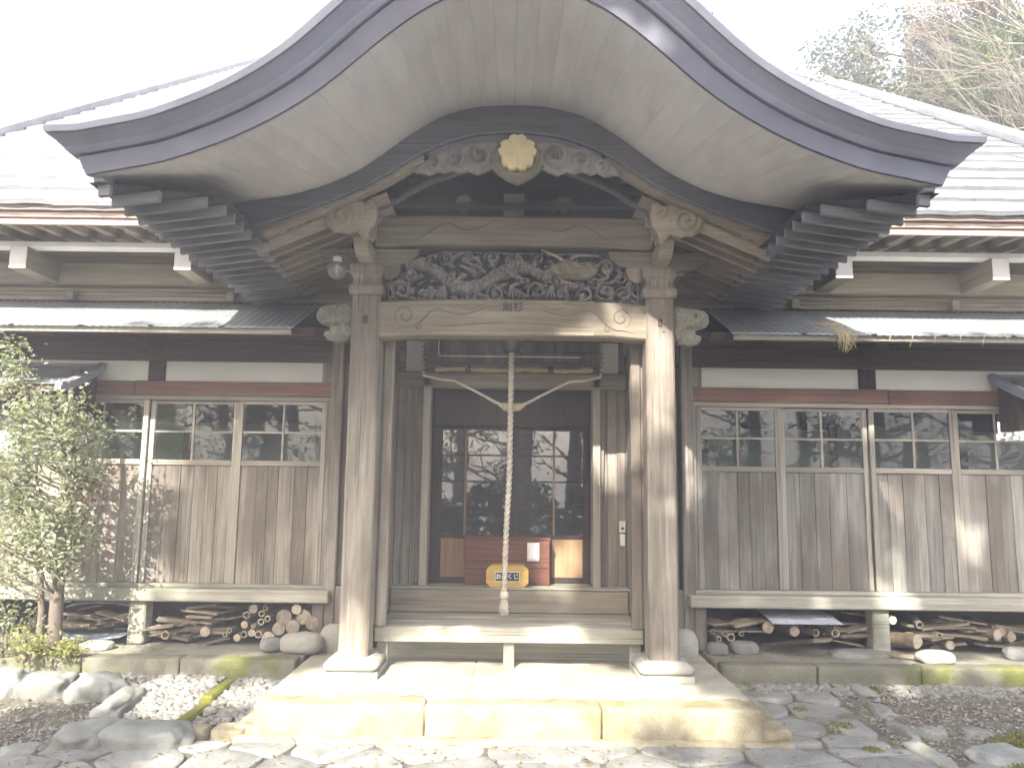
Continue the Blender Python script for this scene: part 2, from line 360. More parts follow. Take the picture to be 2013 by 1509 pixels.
def relief(poly, y_front, thick, step=.01, puff=.03, curls=(), extra=None, both=True, hole=None):
    xs = [p[0] for p in poly]; zs = [p[1] for p in poly]
    gx = np.arange(min(xs), max(xs)+step, step); gz = np.arange(min(zs), max(zs)+step, step)
    X, Z = np.meshgrid(gx, gz); cx = (X[:-1, :-1]+X[1:, 1:])/2; cz = (Z[:-1, :-1]+Z[1:, 1:])/2
    ins = in_poly(cx, cz, poly); d = edge_dist(X, Z, poly); inn = in_poly(X, Z, poly); d = np.where(inn, d, 0)
    if hole is not None: ins &= ~(hole(cx, cz) & (edge_dist(cx, cz, poly) > .012))
    h = puff*np.sqrt(np.clip(d/max(.02, puff*1.3), 0, 1))+curl_field(X, Z, curls)*np.clip(d/.02, 0, 1)
    if extra is not None: h = h+extra(X, Z)*np.clip(d/.015, 0, 1)
    ny, nx = X.shape; mb = MB(); vs = [(X[j, i], y_front-h[j, i], Z[j, i]) for j in range(ny) for i in range(nx)]
    back = y_front+thick; nb = len(vs)
    if both: vs += [(X[j, i], back+h[j, i], Z[j, i]) for j in range(ny) for i in range(nx)]
    fs = []; nz_, nx_ = ins.shape
    for j in range(nz_):
        for i in range(nx_):
            if not ins[j, i]: continue
            a, b, c_, d_ = j*nx+i, j*nx+i+1, (j+1)*nx+i+1, (j+1)*nx+i
            fs.append((a, b, c_, d_))
            if both:
                fs.append((nb+a, nb+d_, nb+c_, nb+b))
                for (p, q, jj, ii) in ((a, b, j-1, i), (b, c_, j, i+1), (c_, d_, j+1, i), (d_, a, j, i-1)):
                    if not (0 <= jj < nz_ and 0 <= ii < nx_) or not ins[jj, ii]: fs.append((p, nb+p, nb+q, q))
    used = sorted({i for f in fs for i in f}); mp = {o: k for k, o in enumerate(used)}
    mb.add([vs[i] for i in used], [tuple(mp[i] for i in f) for f in fs], True)
    return mb
def stone_blob(c, rx, ry, rz, seed=0, sub=3, rough=.12, flat=.0, rot=0.0):
    bm = bmesh.new(); bmesh.ops.create_icosphere(bm, subdivisions=sub, radius=1.0); vs = []
    cs, sn = math.cos(rot), math.sin(rot)
    for v in bm.verts:
        q = v.co.copy(); e = .72
        q = Vector([math.copysign(abs(t)**e, t) for t in q]); f = 1+rough*mnoise.noise(v.co*1.3+Vector((seed*3.1, seed*1.7, 0)))+rough*.5*mnoise.noise(v.co*3.1+Vector((seed, 5, 2)))+rough*.2*mnoise.noise(v.co*8+Vector((3, seed, 2)))
        q *= f; z = max(q.z, -1+flat) if flat else q.z
        x, y = q.x*rx, q.y*ry
        vs.append((c[0]+x*cs-y*sn, c[1]+x*sn+y*cs, c[2]+z*rz))
    bm.verts.ensure_lookup_table(); fs = [tuple(v.index for v in f.verts) for f in bm.faces]; bm.free()
    m = MB(); m.add(vs, fs, True); return m
def rough_box(x0, x1, y0, y1, z0, z1, bev=.03, amp=.008, step=.06, sc_=7.0):
    def axis(a, b): n = max(2, int((b-a)/step)); return np.unique(np.concatenate([np.linspace(a+bev, b-bev, n), [a, b]]))
    X_, Y_, Z_ = axis(x0, x1), axis(y0, y1), axis(z0, z1); m = MB(); idx = {}
    def vert(x, y, z):
        k = (round(x, 5), round(y, 5), round(z, 5))
        if k not in idx:
            c = Vector((min(max(x, x0+bev), x1-bev), min(max(y, y0+bev), y1-bev), min(max(z, z0+bev), z1-bev))); d = Vector((x, y, z))-c
            q = c+d.normalized()*bev if d.length > 1e-6 else c
            f = amp*(mnoise.noise(q*sc_)+.6*mnoise.noise(q*sc_*2.7)); q = q+(d.normalized() if d.length > 1e-6 else Vector((0, 0, 1)))*f
            idx[k] = len(m.v); m.v.append(tuple(q))
        return idx[k]
    def face(A, B, fn):
        for a0, a1 in zip(A[:-1], A[1:]):
            for b0, b1 in zip(B[:-1], B[1:]): m.f.append(tuple(vert(*fn(*q)) for q in ((a0, b0), (a1, b0), (a1, b1), (a0, b1)))); m.sm.append(True)
    for z in (z0, z1): face(X_, Y_, lambda a, b, z=z: (a, b, z))
    for y in (y0, y1): face(X_, Z_, lambda a, b, y=y: (a, y, b))
    for x in (x0, x1): face(Y_, Z_, lambda a, b, x=x: (x, a, b))
    return m
#--SETTING--
# ------------------------------------------------------------------ ground, platform, slab, paving
def gz(x, y): return -1.9+.11*min(1, max(0, (y-6.0)/1.2))
def make_ground():
    xs = np.unique(np.concatenate([np.array([-150, -80, -40, -20, -12]), np.arange(-9, 9.01, .15), np.array([12, 20, 40, 80, 150])]))
    ys = np.unique(np.concatenate([np.array([-120, -40, -15, -5, 0, 2, 3]), np.arange(4, 8.01, .1), np.array([10, 14, 20, 40, 80, 150])]))
    V = [(x, y, gz(x, y)+.012*mnoise.noise(Vector((x*1.3, y*1.3, 0)))+.007*mnoise.noise(Vector((x*5, y*5, 2)))) for y in ys for x in xs]
    n = len(xs); F = [(j*n+i, j*n+i+1, (j+1)*n+i+1, (j+1)*n+i) for j in range(len(ys)-1) for i in range(n-1)]
    o = big_mesh('ground', V, F, GROUND); o['kind'] = 'structure'; return o
ground = make_ground()

plat = MB()
for x0, x1 in ((-9.0, -1.93), (1.93, 9.0)): plat.box(x0, x1, 7.42, 12, -2.1, -1.622, .01)
platform = plat.build('platform', S_PLAT); platform['kind'] = 'structure'
for sgn in (-1, 1):                                      # kerb stones along the platform front
    x = 1.95
    while x < 8.5:
        L = random.uniform(.85, 1.5); a, b = (x, x+L-.012)
        q = (a, b) if sgn > 0 else (-b, -a); rough_box(*q, 7.24+random.uniform(-.006, .006), 7.44, -2.05, -1.612+random.uniform(-.006, .004), .018, .010, .06).build('kerb_stone', S_KERB, platform); x += L
slab = thing('porch_slab', None, None, (0, 6.6, -1.9)); slab['kind'] = 'structure'
xs = [-1.885, -.3, 1.885]
for a, b in zip(xs[:-1], xs[1:]):
    rough_box(a-.012, b+.012, 6.17, 7.95, -1.93, -1.636, .03, .006, .09, 4.0).build('slab_stone', S_SLAB, slab)
for a, b in zip([-1.9, -.62, .7], [-.62, .7, 1.9]):
    rough_box(a+.003, b-.003, 5.93, 6.24, -2.0, -1.638+random.uniform(-.003, .003), .024, .012, .05, 6.0).build('front_stone', S_SLABF, slab)
for x0_, x1_ in ((-2.06, -1.86), (1.86, 2.14)): rough_box(x0_, x1_, 5.97, 7.22, -2.0, -1.80, .05, .014, .06, 6.0).build('side_stone', S_SLABF, slab)
rough_box(-2.02, 2.10, 5.84, 5.96, -2.0, -1.85, .03, .014, .06, 6.0).build('footing_stone', S_SLABF, slab)
def voronoi_cells(seeds, x0, x1, y0, y1):
    out = []
    for i, (sx, sy) in enumerate(seeds):
        poly = [(x0, y0), (x1, y0), (x1, y1), (x0, y1)]
        for j, (tx, ty) in enumerate(seeds):
            if i == j or (sx-tx)**2+(sy-ty)**2 > 4: continue
            mx, my, nx, ny = (sx+tx)/2, (sy+ty)/2, tx-sx, ty-sy; q = []
            for k in range(len(poly)):
                a, b = poly[k], poly[(k+1) % len(poly)]
                da = (a[0]-mx)*nx+(a[1]-my)*ny; db = (b[0]-mx)*nx+(b[1]-my)*ny
                if da <= 0: q.append(a)
                if da*db < 0: t = da/(da-db); q.append((a[0]+(b[0]-a[0])*t, a[1]+(b[1]-a[1])*t))
            poly = q
            if len(poly) < 3: break
        if len(poly) >= 3: out.append(((sx, sy), poly))
    return out
def flag(c, poly, parent, mat, gap=.014, h=.024, name='flagstone', rnd=4, z=None):
    pts = [Vector(p) for p in poly]; cc = sum(pts, Vector((0, 0)))/len(pts)
    ring = []
    for i in range(len(pts)):                             # cut the corners round
        a, b, d = pts[i-1], pts[i], pts[(i+1) % len(pts)]
        for t in np.linspace(0, 1, rnd): q = (b+(a-b)*.32)*(1-t)**2+b*2*t*(1-t)+(b+(d-b)*.32)*t*t; ring.append(q)
    ring = [q+(cc-q).normalized()*(gap+.012*mnoise.noise(Vector((q.x*6, q.y*6, 3)))) for q in ring]
    zb = (gz(cc.x, cc.y) if z is None else z); tilt = Vector((random.uniform(-.02, .02), random.uniform(-.02, .02)))
    lv = [(1.0, -.06), (1.0, h*.6), (.985, h*.9), (.95, h), (.5, h*1.03)]; secs = []
    for s, zz in lv:
        secs.append([(cc.x+(q.x-cc.x)*s, cc.y+(q.y-cc.y)*s, zb+zz+(q-cc).dot(tilt)+(.007*mnoise.noise(Vector((q.x*9*s, q.y*9*s, zz))) if zz > 0 else 0)) for q in ring])
    m = MB(); m.strip(secs, close=True, smooth=True); k = len(ring)
    m.add([(cc.x, cc.y, zb+h*1.04)]+secs[-1], [(0, 1+i, 1+(i+1) % k) for i in range(k)], True)
    return m.build(name, mat, parent)
paving = thing('paving', None, None, (0, 5, -1.9)); paving['kind'] = 'structure'
seeds = []
for j in range(5):
    for i in range(12):
        seeds.append((-3.6+i*.62+(j % 2)*.31+random.uniform(-.22, .22), 4.2+j*.40+random.uniform(-.13, .13)))
for c, p in voronoi_cells(seeds, -3.6, 3.3, 4.2, 5.88):
    if p and not (c[0] < -3.15 and c[1] > 5.3) and not (c[0] > 2.95): flag(c, p, paving, S_FLAG)
seeds = []
for j in range(5):
    for i in range(2): seeds.append((2.12+i*.42+(j % 2)*.14+random.uniform(-.06, .06), 5.98+j*.32+random.uniform(-.07, .07)))
for c, p in voronoi_cells(seeds, 1.93, 2.85, 5.9, 7.2): flag(c, p, paving, S_FLAG, h=.022)
# edging stones set in the ground
for k, (x, y, rx, ry, rz, a) in enumerate([(-4.32, 6.82, .2, .17, .17, 0), (-3.93, 6.80, .23, .17, .17, .05), (-3.5, 6.80, .22, .2, .15, -.1), (-4.75, 6.85, .2, .18, .16, .1),
        (-3.16, 6.5, .12, .38, .11, .12), (-3.03, 5.86, .2, .24, .13, -.5), (-2.62, 5.80, .34, .17, .14, .04), (-3.38, 5.6, .15, .11, .08, .3),
        (3.14, 7.06, .085, .2, .08, .05), (3.1, 6.62, .08, .17, .08, -.1), (3.06, 6.22, .075, .18, .085, .1), (3.0, 5.72, .085, .25, .09, .1), (3.27, 6.2, .12, .1, .07, .3), (3.62, 6.2, .12, .1, .07, -.2), (3.52, 5.72, .27, .2, .09, .4), (3.85, 5.5, .2, .16, .1, .2), (3.25, 5.45, .13, .1, .06, .1)]):
    stone_blob((x, y, gz(x, y)+rz*(.2 if k < 7 else -.02)), rx, ry, rz*(.95 if k < 7 else .8), k+3, 4, .22, rot=a).build('edging_stone', S_COB, ground)
# long mossy edging blocks left of the slab
for k, (y0, y1) in enumerate(((6.62, 7.2), (6.1, 6.6))):
    MB().box(-2.56, -2.45, y0, y1, -1.98, gz(-2.5, y0)+.075, .018).build('mossy_edging', S_MOSS, ground)
for p in ([(-2.58, 5.9), (-2.25, 5.92), (-2.2, 6.08), (-2.56, 6.09)], [(-2.22, 5.9), (-1.95, 5.9), (-1.93, 6.16), (-2.18, 6.13)]):
    flag(None, p, ground, S_SLABF, gap=.01, h=.075, name='edging_slab')
# pebbles (uncountable)
ICO_V, ICO_F = None, None
def ico():
    global ICO_V, ICO_F
    if ICO_V is None:
        bm = bmesh.new(); bmesh.ops.create_icosphere(bm, subdivisions=2, radius=1.0); bm.verts.ensure_lookup_table()
        ICO_V = np.array([v.co[:] for v in bm.verts]); ICO_F = np.array([[v.index for v in f.verts] for f in bm.faces]); bm.free()
    return ICO_V, ICO_F
def pebbles(name, label, boxes, mat, rmin, rmax, density):
    Vs, Fs, b = [], [], 0; V, F = ico()
    for (x0, x1, y0, y1, lift) in boxes:
        for _ in range(int((x1-x0)*(y1-y0)*density)):
            x, y = random.uniform(x0, x1), random.uniform(y0, y1); r = random.uniform(rmin, rmax)*(1 if random.random() > .1 else 1.5)
            s = np.array([r*random.uniform(.8, 1.4), r*random.uniform(.7, 1.1), r*random.uniform(.5, .75)]); a = random.uniform(0, 3.14)
            q = V*s; q = np.c_[q[:, 0]*math.cos(a)-q[:, 1]*math.sin(a), q[:, 0]*math.sin(a)+q[:, 1]*math.cos(a), q[:, 2]]
            Vs.append(q+np.array([x, y, gz(x, y)+lift+random.uniform(0, .012)])); Fs.append(F+b); b += len(V)
    o = big_mesh(name, np.concatenate(Vs), np.concatenate(Fs), mat); o.data.polygons.foreach_set('use_smooth', [True]*len(o.data.polygons))
    tag(o, label, 'gravel', kind='stuff'); return o
pebbles('gravel', 'pale rounded pebbles strewn along the platform kerb', [(-3.25, -2.58, 6.15, 7.22, .01), (-2.44, -1.95, 6.2, 7.22, .01), (-5.0, -2.6, 7.0, 7.23, .02), (1.95, 5.2, 7.08, 7.23, .01), (2.2, 5.0, 7.0, 7.1, 0)], S_PEB, .016, .036, 1050)
pebbles('grit', 'fine grey grit scattered on the bare earth', [(2.9, 5.2, 5.0, 7.05, 0), (-4.9, -2.9, 5.0, 6.6, 0)], stone('grit_stone', (.2, .19, .17), (.29, .28, .25), (.40, .39, .36), 9, bmp=.2), .006, .014, 750)

def leaves_mesh(P, size, droop=.3, up=None, aspect=.45):
    """Two-triangle pointed leaves at points P (n,3)."""
    n = len(P); d = rng.normal(size=(n, 3)); d[:, 2] = d[:, 2]*.5-droop
    if up is not None: d = d*.6+up
    d /= np.linalg.norm(d, axis=1)[:, None]; e = rng.normal(size=(n, 3)); e -= d*np.sum(d*e, 1)[:, None]; e /= np.linalg.norm(e, axis=1)[:, None]
    f = np.cross(d, e); s = size*rng.uniform(.65, 1.3, n)[:, None]
    a = P; b = P+d*s*.5+e*s*aspect*.5+f*s*.06; c = P+d*s; g = P+d*s*.5-e*s*aspect*.5+f*s*.06
    V = np.stack([a, b, c, g], 1).reshape(-1, 3); F = np.arange(4*n).reshape(n, 4)
    return V, F
def litter(name, label, boxes, mat, size):
    P = []
    for x0, x1, y0, y1, z, k in boxes:
        for _ in range(k):
            x, y = random.uniform(x0, x1), random.uniform(y0, y1); P.append((x, y, (gz(x, y)+.02 if z is None else z)+random.uniform(.0, .015)))
    V, F = leaves_mesh(np.array(P), size, droop=0.0); V[:, 2] = np.repeat(np.array(P)[:, 2], 4)+(V[:, 2]-np.repeat(np.array(P)[:, 2], 4))*.3+.004
    o = big_mesh(name, V, F, mat); tag(o, label, 'fallen leaves', kind='stuff'); return o
litter('leaf_litter', 'dry brown and yellow leaves fallen on earth and paving', [(2.9, 5.0, 5.2, 7.1, None, 1300), (-4.8, -2.7, 5.2, 6.7, None, 900), (-2.5, -2.0, 5.9, 7.2, None, 130), (1.95, 2.9, 6.0, 7.3, None, 150), (-5, -3.9, 7.3, 7.8, -1.6, 160), (2.0, 5, 7.45, 7.9, -1.615, 70), (-4, -2, 7.45, 7.9, -1.615, 50), (-3, 3, 5.2, 5.9, -1.88, 500), (-2, 2, 5.3, 5.9, -1.845, 50)], LEAF_Y, .045)
P = []
for cx, cy, r, k in ((3.85, 5.9, .26, 2600), (3.55, 5.45, .2, 1500), (4.1, 6.1, .2, 900), (2.62, 6.28, .1, 300), (2.42, 6.6, .07, 200), (3.3, 7.1, .12, 260), (2.15, 7.18, .12, 300), (2.65, 5.83, .08, 200)):
    a = rng.uniform(0, 6.28, k); q = r*np.sqrt(rng.uniform(0, 1, k)); x = cx+np.cos(a)*q*1.25; y = cy+np.sin(a)*q
    P += [(xx, yy, gz(xx, yy)+.03*(1-(dd/r)**2)+.005) for xx, yy, dd in zip(x, y, q)]
V, F = leaves_mesh(np.array(P), .022, droop=-1.0)
tag(big_mesh('moss', V, F, MOSS), 'bright yellow-green moss cushions on the earth', 'moss', kind='stuff')

# ------------------------------------------------------------------ the hall
hall = thing('temple_hall', 'long weathered wooden temple hall with board and glass sliding panels and pale metal roof', 'temple', (0, 9, -1.62))
YW = 8.0
def sliding_door(xa, xb, sgn, idx):
    y0, y1 = YW-.03+(idx % 2)*.035, YW+.005+(idx % 2)*.035
    boards_m = W_V if sgn < 0 else W_VG
    ztop, zg1, zg0, zbot = .835, .80, .215, -1.035
    st = .052
    d = MB(); d.box(xa, xa+st, y0, y1, zbot, ztop, .004); d.box(xb-st, xb, y0, y1, zbot, ztop, .004)
    d = d.build('sliding_door', W_PALE, hall)
    b = lambda *a: MB().box(*a)
    b(xa+st, xb-st, y0+.003, y1-.003, zg1, ztop-.002, .004).build('top_rail', W_PALEX, d); b(xa+st, xb-st, y0+.002, y1-.002, zg0-.055, zg0, .004).build('middle_rail', W_PALEX, d)
    xm = (xa+xb)/2+random.uniform(-.02, .02); zm = (zg1+zg0)/2+.0
    b(xm-.012, xm+.012, y0+.006, y1-.012, zg0, zg1, .002).build('muntin', W_PALE, d); b(xa+st, xb-st, y0+.008, y1-.014, zm-.011, zm+.011, .002).build('muntin', W_PALEX, d)
    for u0, u1 in ((xa+st, xm-.012), (xm+.012, xb-st)):
        for v0, v1 in ((zg0, zm-.011), (zm+.011, zg1)):
            yy = y0+.016; tl = random.uniform(-.004, .004)
            MB().add([(u0, yy, v0), (u1, yy+tl, v0), (u1, yy+tl, v1), (u0, yy, v1)], [(0, 1, 2, 3)]).build('pane', GLASS, d)
    n = random.choice((5, 6, 6)); ws = np.array([random.uniform(.75, 1.3) for _ in range(n)]); ws = ws/ws.sum()*(xb-xa-2*st); x = xa+st
    for w_ in ws:
        yj = random.uniform(-.004, .004)
        b(x+.0018, x+w_-.0018, y0+.017+yj, y1-.003+yj, zbot, zg0-.056, .002).build('board', boards_m, d); x += w_
edgesL = [-6.54, -5.62, -4.71, -3.80, -2.865, -1.93]; edgesR = [1.93, 2.81, 3.74, 4.64, 5.56, 6.48]
for i in range(5): sliding_door(edgesL[i]+.004, edgesL[i+1]-.004, -1, i)
for i in range(5): sliding_door(edgesR[i]+.004, edgesR[i+1]-.004, 1, i)
for sgn in (-1, 1):
    X = lambda a, b: (min(sgn*a, sgn*b), max(sgn*a, sgn*b))
    bx('sill_beam', W_SILL, hall, *X(1.80, 7.2), 7.80, 8.1, -1.195, -1.075, .012)
    bx('sill_strip', W_SILL, hall, *X(1.86, 7.2), 7.93, 8.1, -1.073, -1.037, .006)
    bx('tie_beam', W_RED, hall, *X(1.86, 3.95), 7.94, 8.05, .885, 1.035, .008); bx('tie_beam', W_RED, hall, *X(3.953, 7.2), 7.945, 8.05, .878, 1.03, .008)
    bx('door_head', W_PALEX, hall, *X(1.9, 7.2), 7.96, 8.06, .838, .883, .004)
    for a, b in ((2.0, 3.66), (3.84, 5.5), (5.7, 7.2)): bx('plaster_panel', PLASTER, hall, *X(a, b), 7.99, 8.05, 1.037, 1.25, .0)
    for xc in (1.91, 3.75, 5.6):
        bx('wall_post', W_DKV if xc > 2 else W_V, hall, *X(xc-.088, xc+.088), 7.965, 8.12, 1.036, 1.256, .006)
    bx('corner_post', W_V, hall, *X(1.76, 1.885), 7.9, 8.1, -1.6, 1.5, .01)
    bx('corner_strip', W_VG, hall, *X(1.885, 1.925), 7.95, 8.1, -1.04, .88, .004)
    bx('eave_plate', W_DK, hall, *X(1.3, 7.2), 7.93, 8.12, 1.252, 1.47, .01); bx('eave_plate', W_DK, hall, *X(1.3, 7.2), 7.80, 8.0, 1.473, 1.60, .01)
    for xc in (3.75, 5.6):                                 # corbels under the pent roof
        MB().prism([(sgn*(xc-.07), 1.47), (sgn*(xc-.05), 1.34), (sgn*xc, 1.30), (sgn*(xc+.05), 1.34), (sgn*(xc+.07), 1.47)], 7.62, 7.93).build('corbel', W_DK, hall)
    for xc in (3.72, 5.6):                                 # short posts under the floor
        bx('floor_post', W_SILL, hall, *X(xc-.085, xc+.085), 7.86, 8.04, -1.62, -1.196, .014)
    bx('floor_post', W_V, hall, *X(1.86, 1.98), 7.88, 8.05, -1.62, -1.196, .012)
    bx('floor_edge_board', W_V, hall, *X(1.60, 1.86), 7.92, 8.02, -1.61, -1.04, .006)
    stone_blob((sgn*1.71, 7.80, -1.56), .16, .12, .17, 40+sgn, 3, .1).build('corner_base_stone', S_PLIN, hall)
    # wall either side of the entrance: upright planks between the corner and the door post
    x = 1.20
    while x < 1.755:
        w_ = min(random.uniform(.10, .16), 1.758-x)
        if w_ < .03: break
        yj = random.uniform(0, .006); bx('wall_plank', W_V, hall, *X(x+.0015, x+w_-.0015), 7.97+yj, 8.03, -1.03, 1.255, .003); x += w_
    x = .93
    while x < 1.19:
        w_ = min(random.uniform(.07, .12), 1.198-x); yj = random.uniform(0, .006)
        bx('wall_plank', W_V, hall, *X(x+.0015, x+w_-.0015), 7.99+yj, 8.06, -1.03, 1.18, .003); x += w_
    bx('door_post', W_PALE, hall, *X(.845, .925), 7.9, 8.12, -1.03, 1.12, .008)
    # upper wall and eaves
    for k in range(3):
        z0 = 1.9+k*.048; bx('upper_board', W_X, hall, *X(1.3, 7.2), 8.0-.004*k, 8.06, z0+.002, z0+.046, .003)
    bx('wall_plate', W_X, hall, *X(1.2, 7.2), 7.88, 8.1, 2.05, 2.28, .01)
    bx('eave_infill', W_X, hall, *X(1.2, 7.2), 8.0, 8.06, 2.283, 2.62, 0)
    bx('eave_purlin', EAVEW, hall, *X(1.2, 7.3), 7.36, 7.50, 2.285, 2.345, .008)
    for xc in (1.6, 3.27, 4.9 if sgn < 0 else 4.82, 6.5): MB().box(*X(xc-.083, xc+.083), 7.322, 7.3299, 2.06, 2.278, .002).build('painted_end', EAVEW, bx('beam_end', W_Y, hall, *X(xc-.085, xc+.085), 7.33, 7.99, 2.055, 2.283, .008))
    for xc in (3.0, 4.7, 6.0): bx('roof_block', W_X, hall, *X(xc-.04, xc+.04), 7.9, 7.99, 1.885, 1.985, .006)
    x = 1.35
    while x < 7.3:
        MB().add([(sgn*(x+dx), yy, z) for dx in (-.035, .035) for yy, z in ((6.99, 2.382), (8.2, 2.47), (8.2, 2.56), (6.99, 2.452))], [(0, 1, 2, 3), (4, 7, 6, 5), (0, 4, 5, 1), (1, 5, 6, 2), (2, 6, 7, 3), (3, 7, 4, 0)]).build('eave_rafter', W_X, hall); x += .266
    MB().add([(sgn*1.2, 6.96, 2.453), (sgn*7.3, 6.96, 2.453), (sgn*7.3, 8.2, 2.561), (sgn*1.2, 8.2, 2.561)], [(0, 1, 2, 3)]).build('eave_lining', EAVEW, hall)
    for z0, z1, yf, mt in ((2.383, 2.43, 6.955, CREAM), (2.432, 2.448, 6.965, REDF), (2.45, 2.492, 6.935, CREAM), (2.494, 2.508, 6.95, REDF), (2.51, 2.56, 6.915, CREAM)):
        bx('fascia_strip', mt, hall, *X(1.2, 7.3), yf, 6.985, z0, z1, .004)
# floor, inside partition, dark inner faces
bx('floor', W_X, hall, -7.2, 7.2, 8.05, 14, -1.19, -1.06, .0)
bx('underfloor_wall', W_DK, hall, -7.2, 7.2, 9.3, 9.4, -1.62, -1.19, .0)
for xa in np.arange(-7.2, 7.0, 1.6):
    if -1.7 < xa+.8 < 1.7: continue
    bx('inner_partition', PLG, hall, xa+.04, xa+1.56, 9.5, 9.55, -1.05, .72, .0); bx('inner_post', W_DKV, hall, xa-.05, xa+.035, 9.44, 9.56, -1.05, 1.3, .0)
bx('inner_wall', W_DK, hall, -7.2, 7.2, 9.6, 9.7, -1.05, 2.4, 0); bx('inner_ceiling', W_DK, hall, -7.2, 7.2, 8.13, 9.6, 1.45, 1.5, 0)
for sgn in (-1, 1): bx('end_wall', W_VG, hall, sgn*7.2-.05, sgn*7.2+.05, 8.0, 15, -1.6, 4.2, 0)
bx('rear_wall', W_V, hall, -7.2, 7.2, 15, 15.1, -1.6, 4.2, 0)
# over-door wall
bx('lintel', W_X, hall, -1.2, 1.2, 7.90, 8.10, 1.0, 1.155, .01)
for k in range(3): bx('over_door_board', W_V if k else W_X, hall, -1.2, 1.2, 8.0+.004*k, 8.06, 1.158+k*.12, 1.274+k*.12, .004)
bx('over_door_beam', W_X, hall, -1.35, 1.35, 7.95, 8.1, 1.53, 1.7, .01)
for sgn in (-1, 1): bx('corner_plaster', PLASTER, hall, min(sgn*.94, sgn*1.12), max(sgn*.94, sgn*1.12), 7.97, 7.995, 1.17, 1.5, 0)
# entrance doors
for k in (0, 1):
    xa, xb = ((-.845, .02), (-.02, .845))[k]; yy = 8.30+k*.045
    d = MB(); d.box(xa, xa+.10, yy, yy+.04, -1.04, .62, .004); d.box(xb-.06, xb, yy, yy+.04, -1.04, .62, .004); d = d.build('entrance_door', W_DKV, hall)
    x0, x1 = xa+.10, xb-.06
    for z0, z1 in ((.585, .62), (-.575, -.535), (-1.04, -.98)): MB().box(x0, x1, yy+.003, yy+.037, z0, z1, .003).build('rail', W_DKV, d)
    xm = x0+(x1-x0)*(.36 if k == 0 else .55); MB().box(xm-.011, xm+.011, yy+.006, yy+.03, -.535, .585, .002).build('muntin', W_OR, d)
    zs = [-.535, -.255, .03, .31, .585]
    for z in zs[1:-1]: MB().box(x0, x1, yy+.008, yy+.028, z-.009, z+.009, .002).build('muntin', W_DKV, d)
    for u0, u1 in ((x0, xm-.011), (xm+.011, x1)):
        for a, b in zip(zs[:-1], zs[1:]): MB().add([(u0, yy+.018, a), (u1, yy+.018, a), (u1, yy+.018, b), (u0, yy+.018, b)], [(0, 1, 2, 3)]).build('pane', DGLASS, d)
    for u0, u1 in ((x0, (x0+x1)/2-.01), ((x0+x1)/2+.01, x1)): MB().box(u0+.004, u1-.004, yy+.012, yy+.03, -.98, -.575, .003).build('panel', W_OR, d)
    MB().box((x0+x1)/2-.01, (x0+x1)/2+.01, yy+.005, yy+.036, -.98, -.575, .002).build('stile', W_DKV, d)
bx('door_transom', W_DKV, hall, -.845, .845, 8.24, 8.36, .625, 1.0, .006)
bx('door_threshold', W_SILL, hall, -.93, .93, 8.0, 8.45, -1.10, -1.04, .006)
for sgn in (-1, 1): bx('door_reveal', W_DKV, hall, min(sgn*.846, sgn*.9), max(sgn*.846, sgn*.9), 8.13, 8.4, -1.04, 1.0, .0)
for sgn in (-1, 1):                                        # wiring and guide strips by the door posts
    bx('guide_strip', W_V, hall, min(sgn*.93, sgn*.965), max(sgn*.93, sgn*.965), 7.95, 7.985, -1.0, 1.0, .004)
# steps up to the entrance
bx('step_riser', W_X, hall, -1.19, 1.19, 7.83, 7.90, -1.268, -1.045, .008)
bx('sill_board', W_SILL, hall, -1.2, 1.2, 7.82, 8.0, -1.043, -1.022, .006)
for k, (a, b) in enumerate(((7.10, 7.34), (7.345, 7.58), (7.585, 7.83))): bx('step_board', W_SILL, hall, -1.205+.004*k, 1.205-.004*k, a, b, -1.325, -1.27, .008)
bx('step_front', W_SILL, hall, -1.205, 1.205, 7.07, 7.098, -1.405, -1.275, .006)
for xc in (-1.14, 0.0, 1.14): bx('step_leg', W_SILL, hall, xc-.05, xc+.05, 7.12, 7.2, -1.64, -1.327, .008)
for k in range(2): bx('step_back_board', W_SILL, hall, -1.2, 1.2, 7.5, 7.54, -1.64+k*.155, -1.488+k*.155, .006)
# pent roofs (corrugated) over the wings
for sgn in (-1, 1):
    n = 16
    pts = lambda x, y: 1.455+(y-7.08)*.46+(.0035*math.cos(x*2*math.pi/.076))
    x = 2.06
    while x < 7.2:
        L = .72; xx = np.arange(0, L+.001, .0095)
        secs = [[(sgn*(x+u), y, pts(x+u, y)+t) for u in xx] for y, t in ((7.06, -.012), (7.06, 0), (8.03, 0))]
        m = MB(); m.strip(secs, smooth=False); m.build('roof_sheet', CORR, hall); x += L-.06
    bx('pent_edge_board', W_PALEX, hall, min(sgn*2.1, sgn*7.2), max(sgn*2.1, sgn*7.2), 7.10, 7.14, 1.385, 1.445, .004)
    bx('pent_purlin', W_DK, hall, min(sgn*1.9, sgn*7.2), max(sgn*1.9, sgn*7.2), 7.2, 7.3, 1.40, 1.475, .006)
    x = 2.3
    while x < 7.2:
        MB().add([(sgn*(x+dx), yy, z) for dx in (-.02, .02) for yy, z in ((7.14, 1.42), (7.95, 1.80), (7.95, 1.85), (7.14, 1.465))], [(0, 1, 2, 3), (4, 7, 6, 5), (0, 4, 5, 1), (1, 5, 6, 2), (2, 6, 7, 3), (3, 7, 4, 0)]).build('pent_rafter', W_DK, hall); x += .46
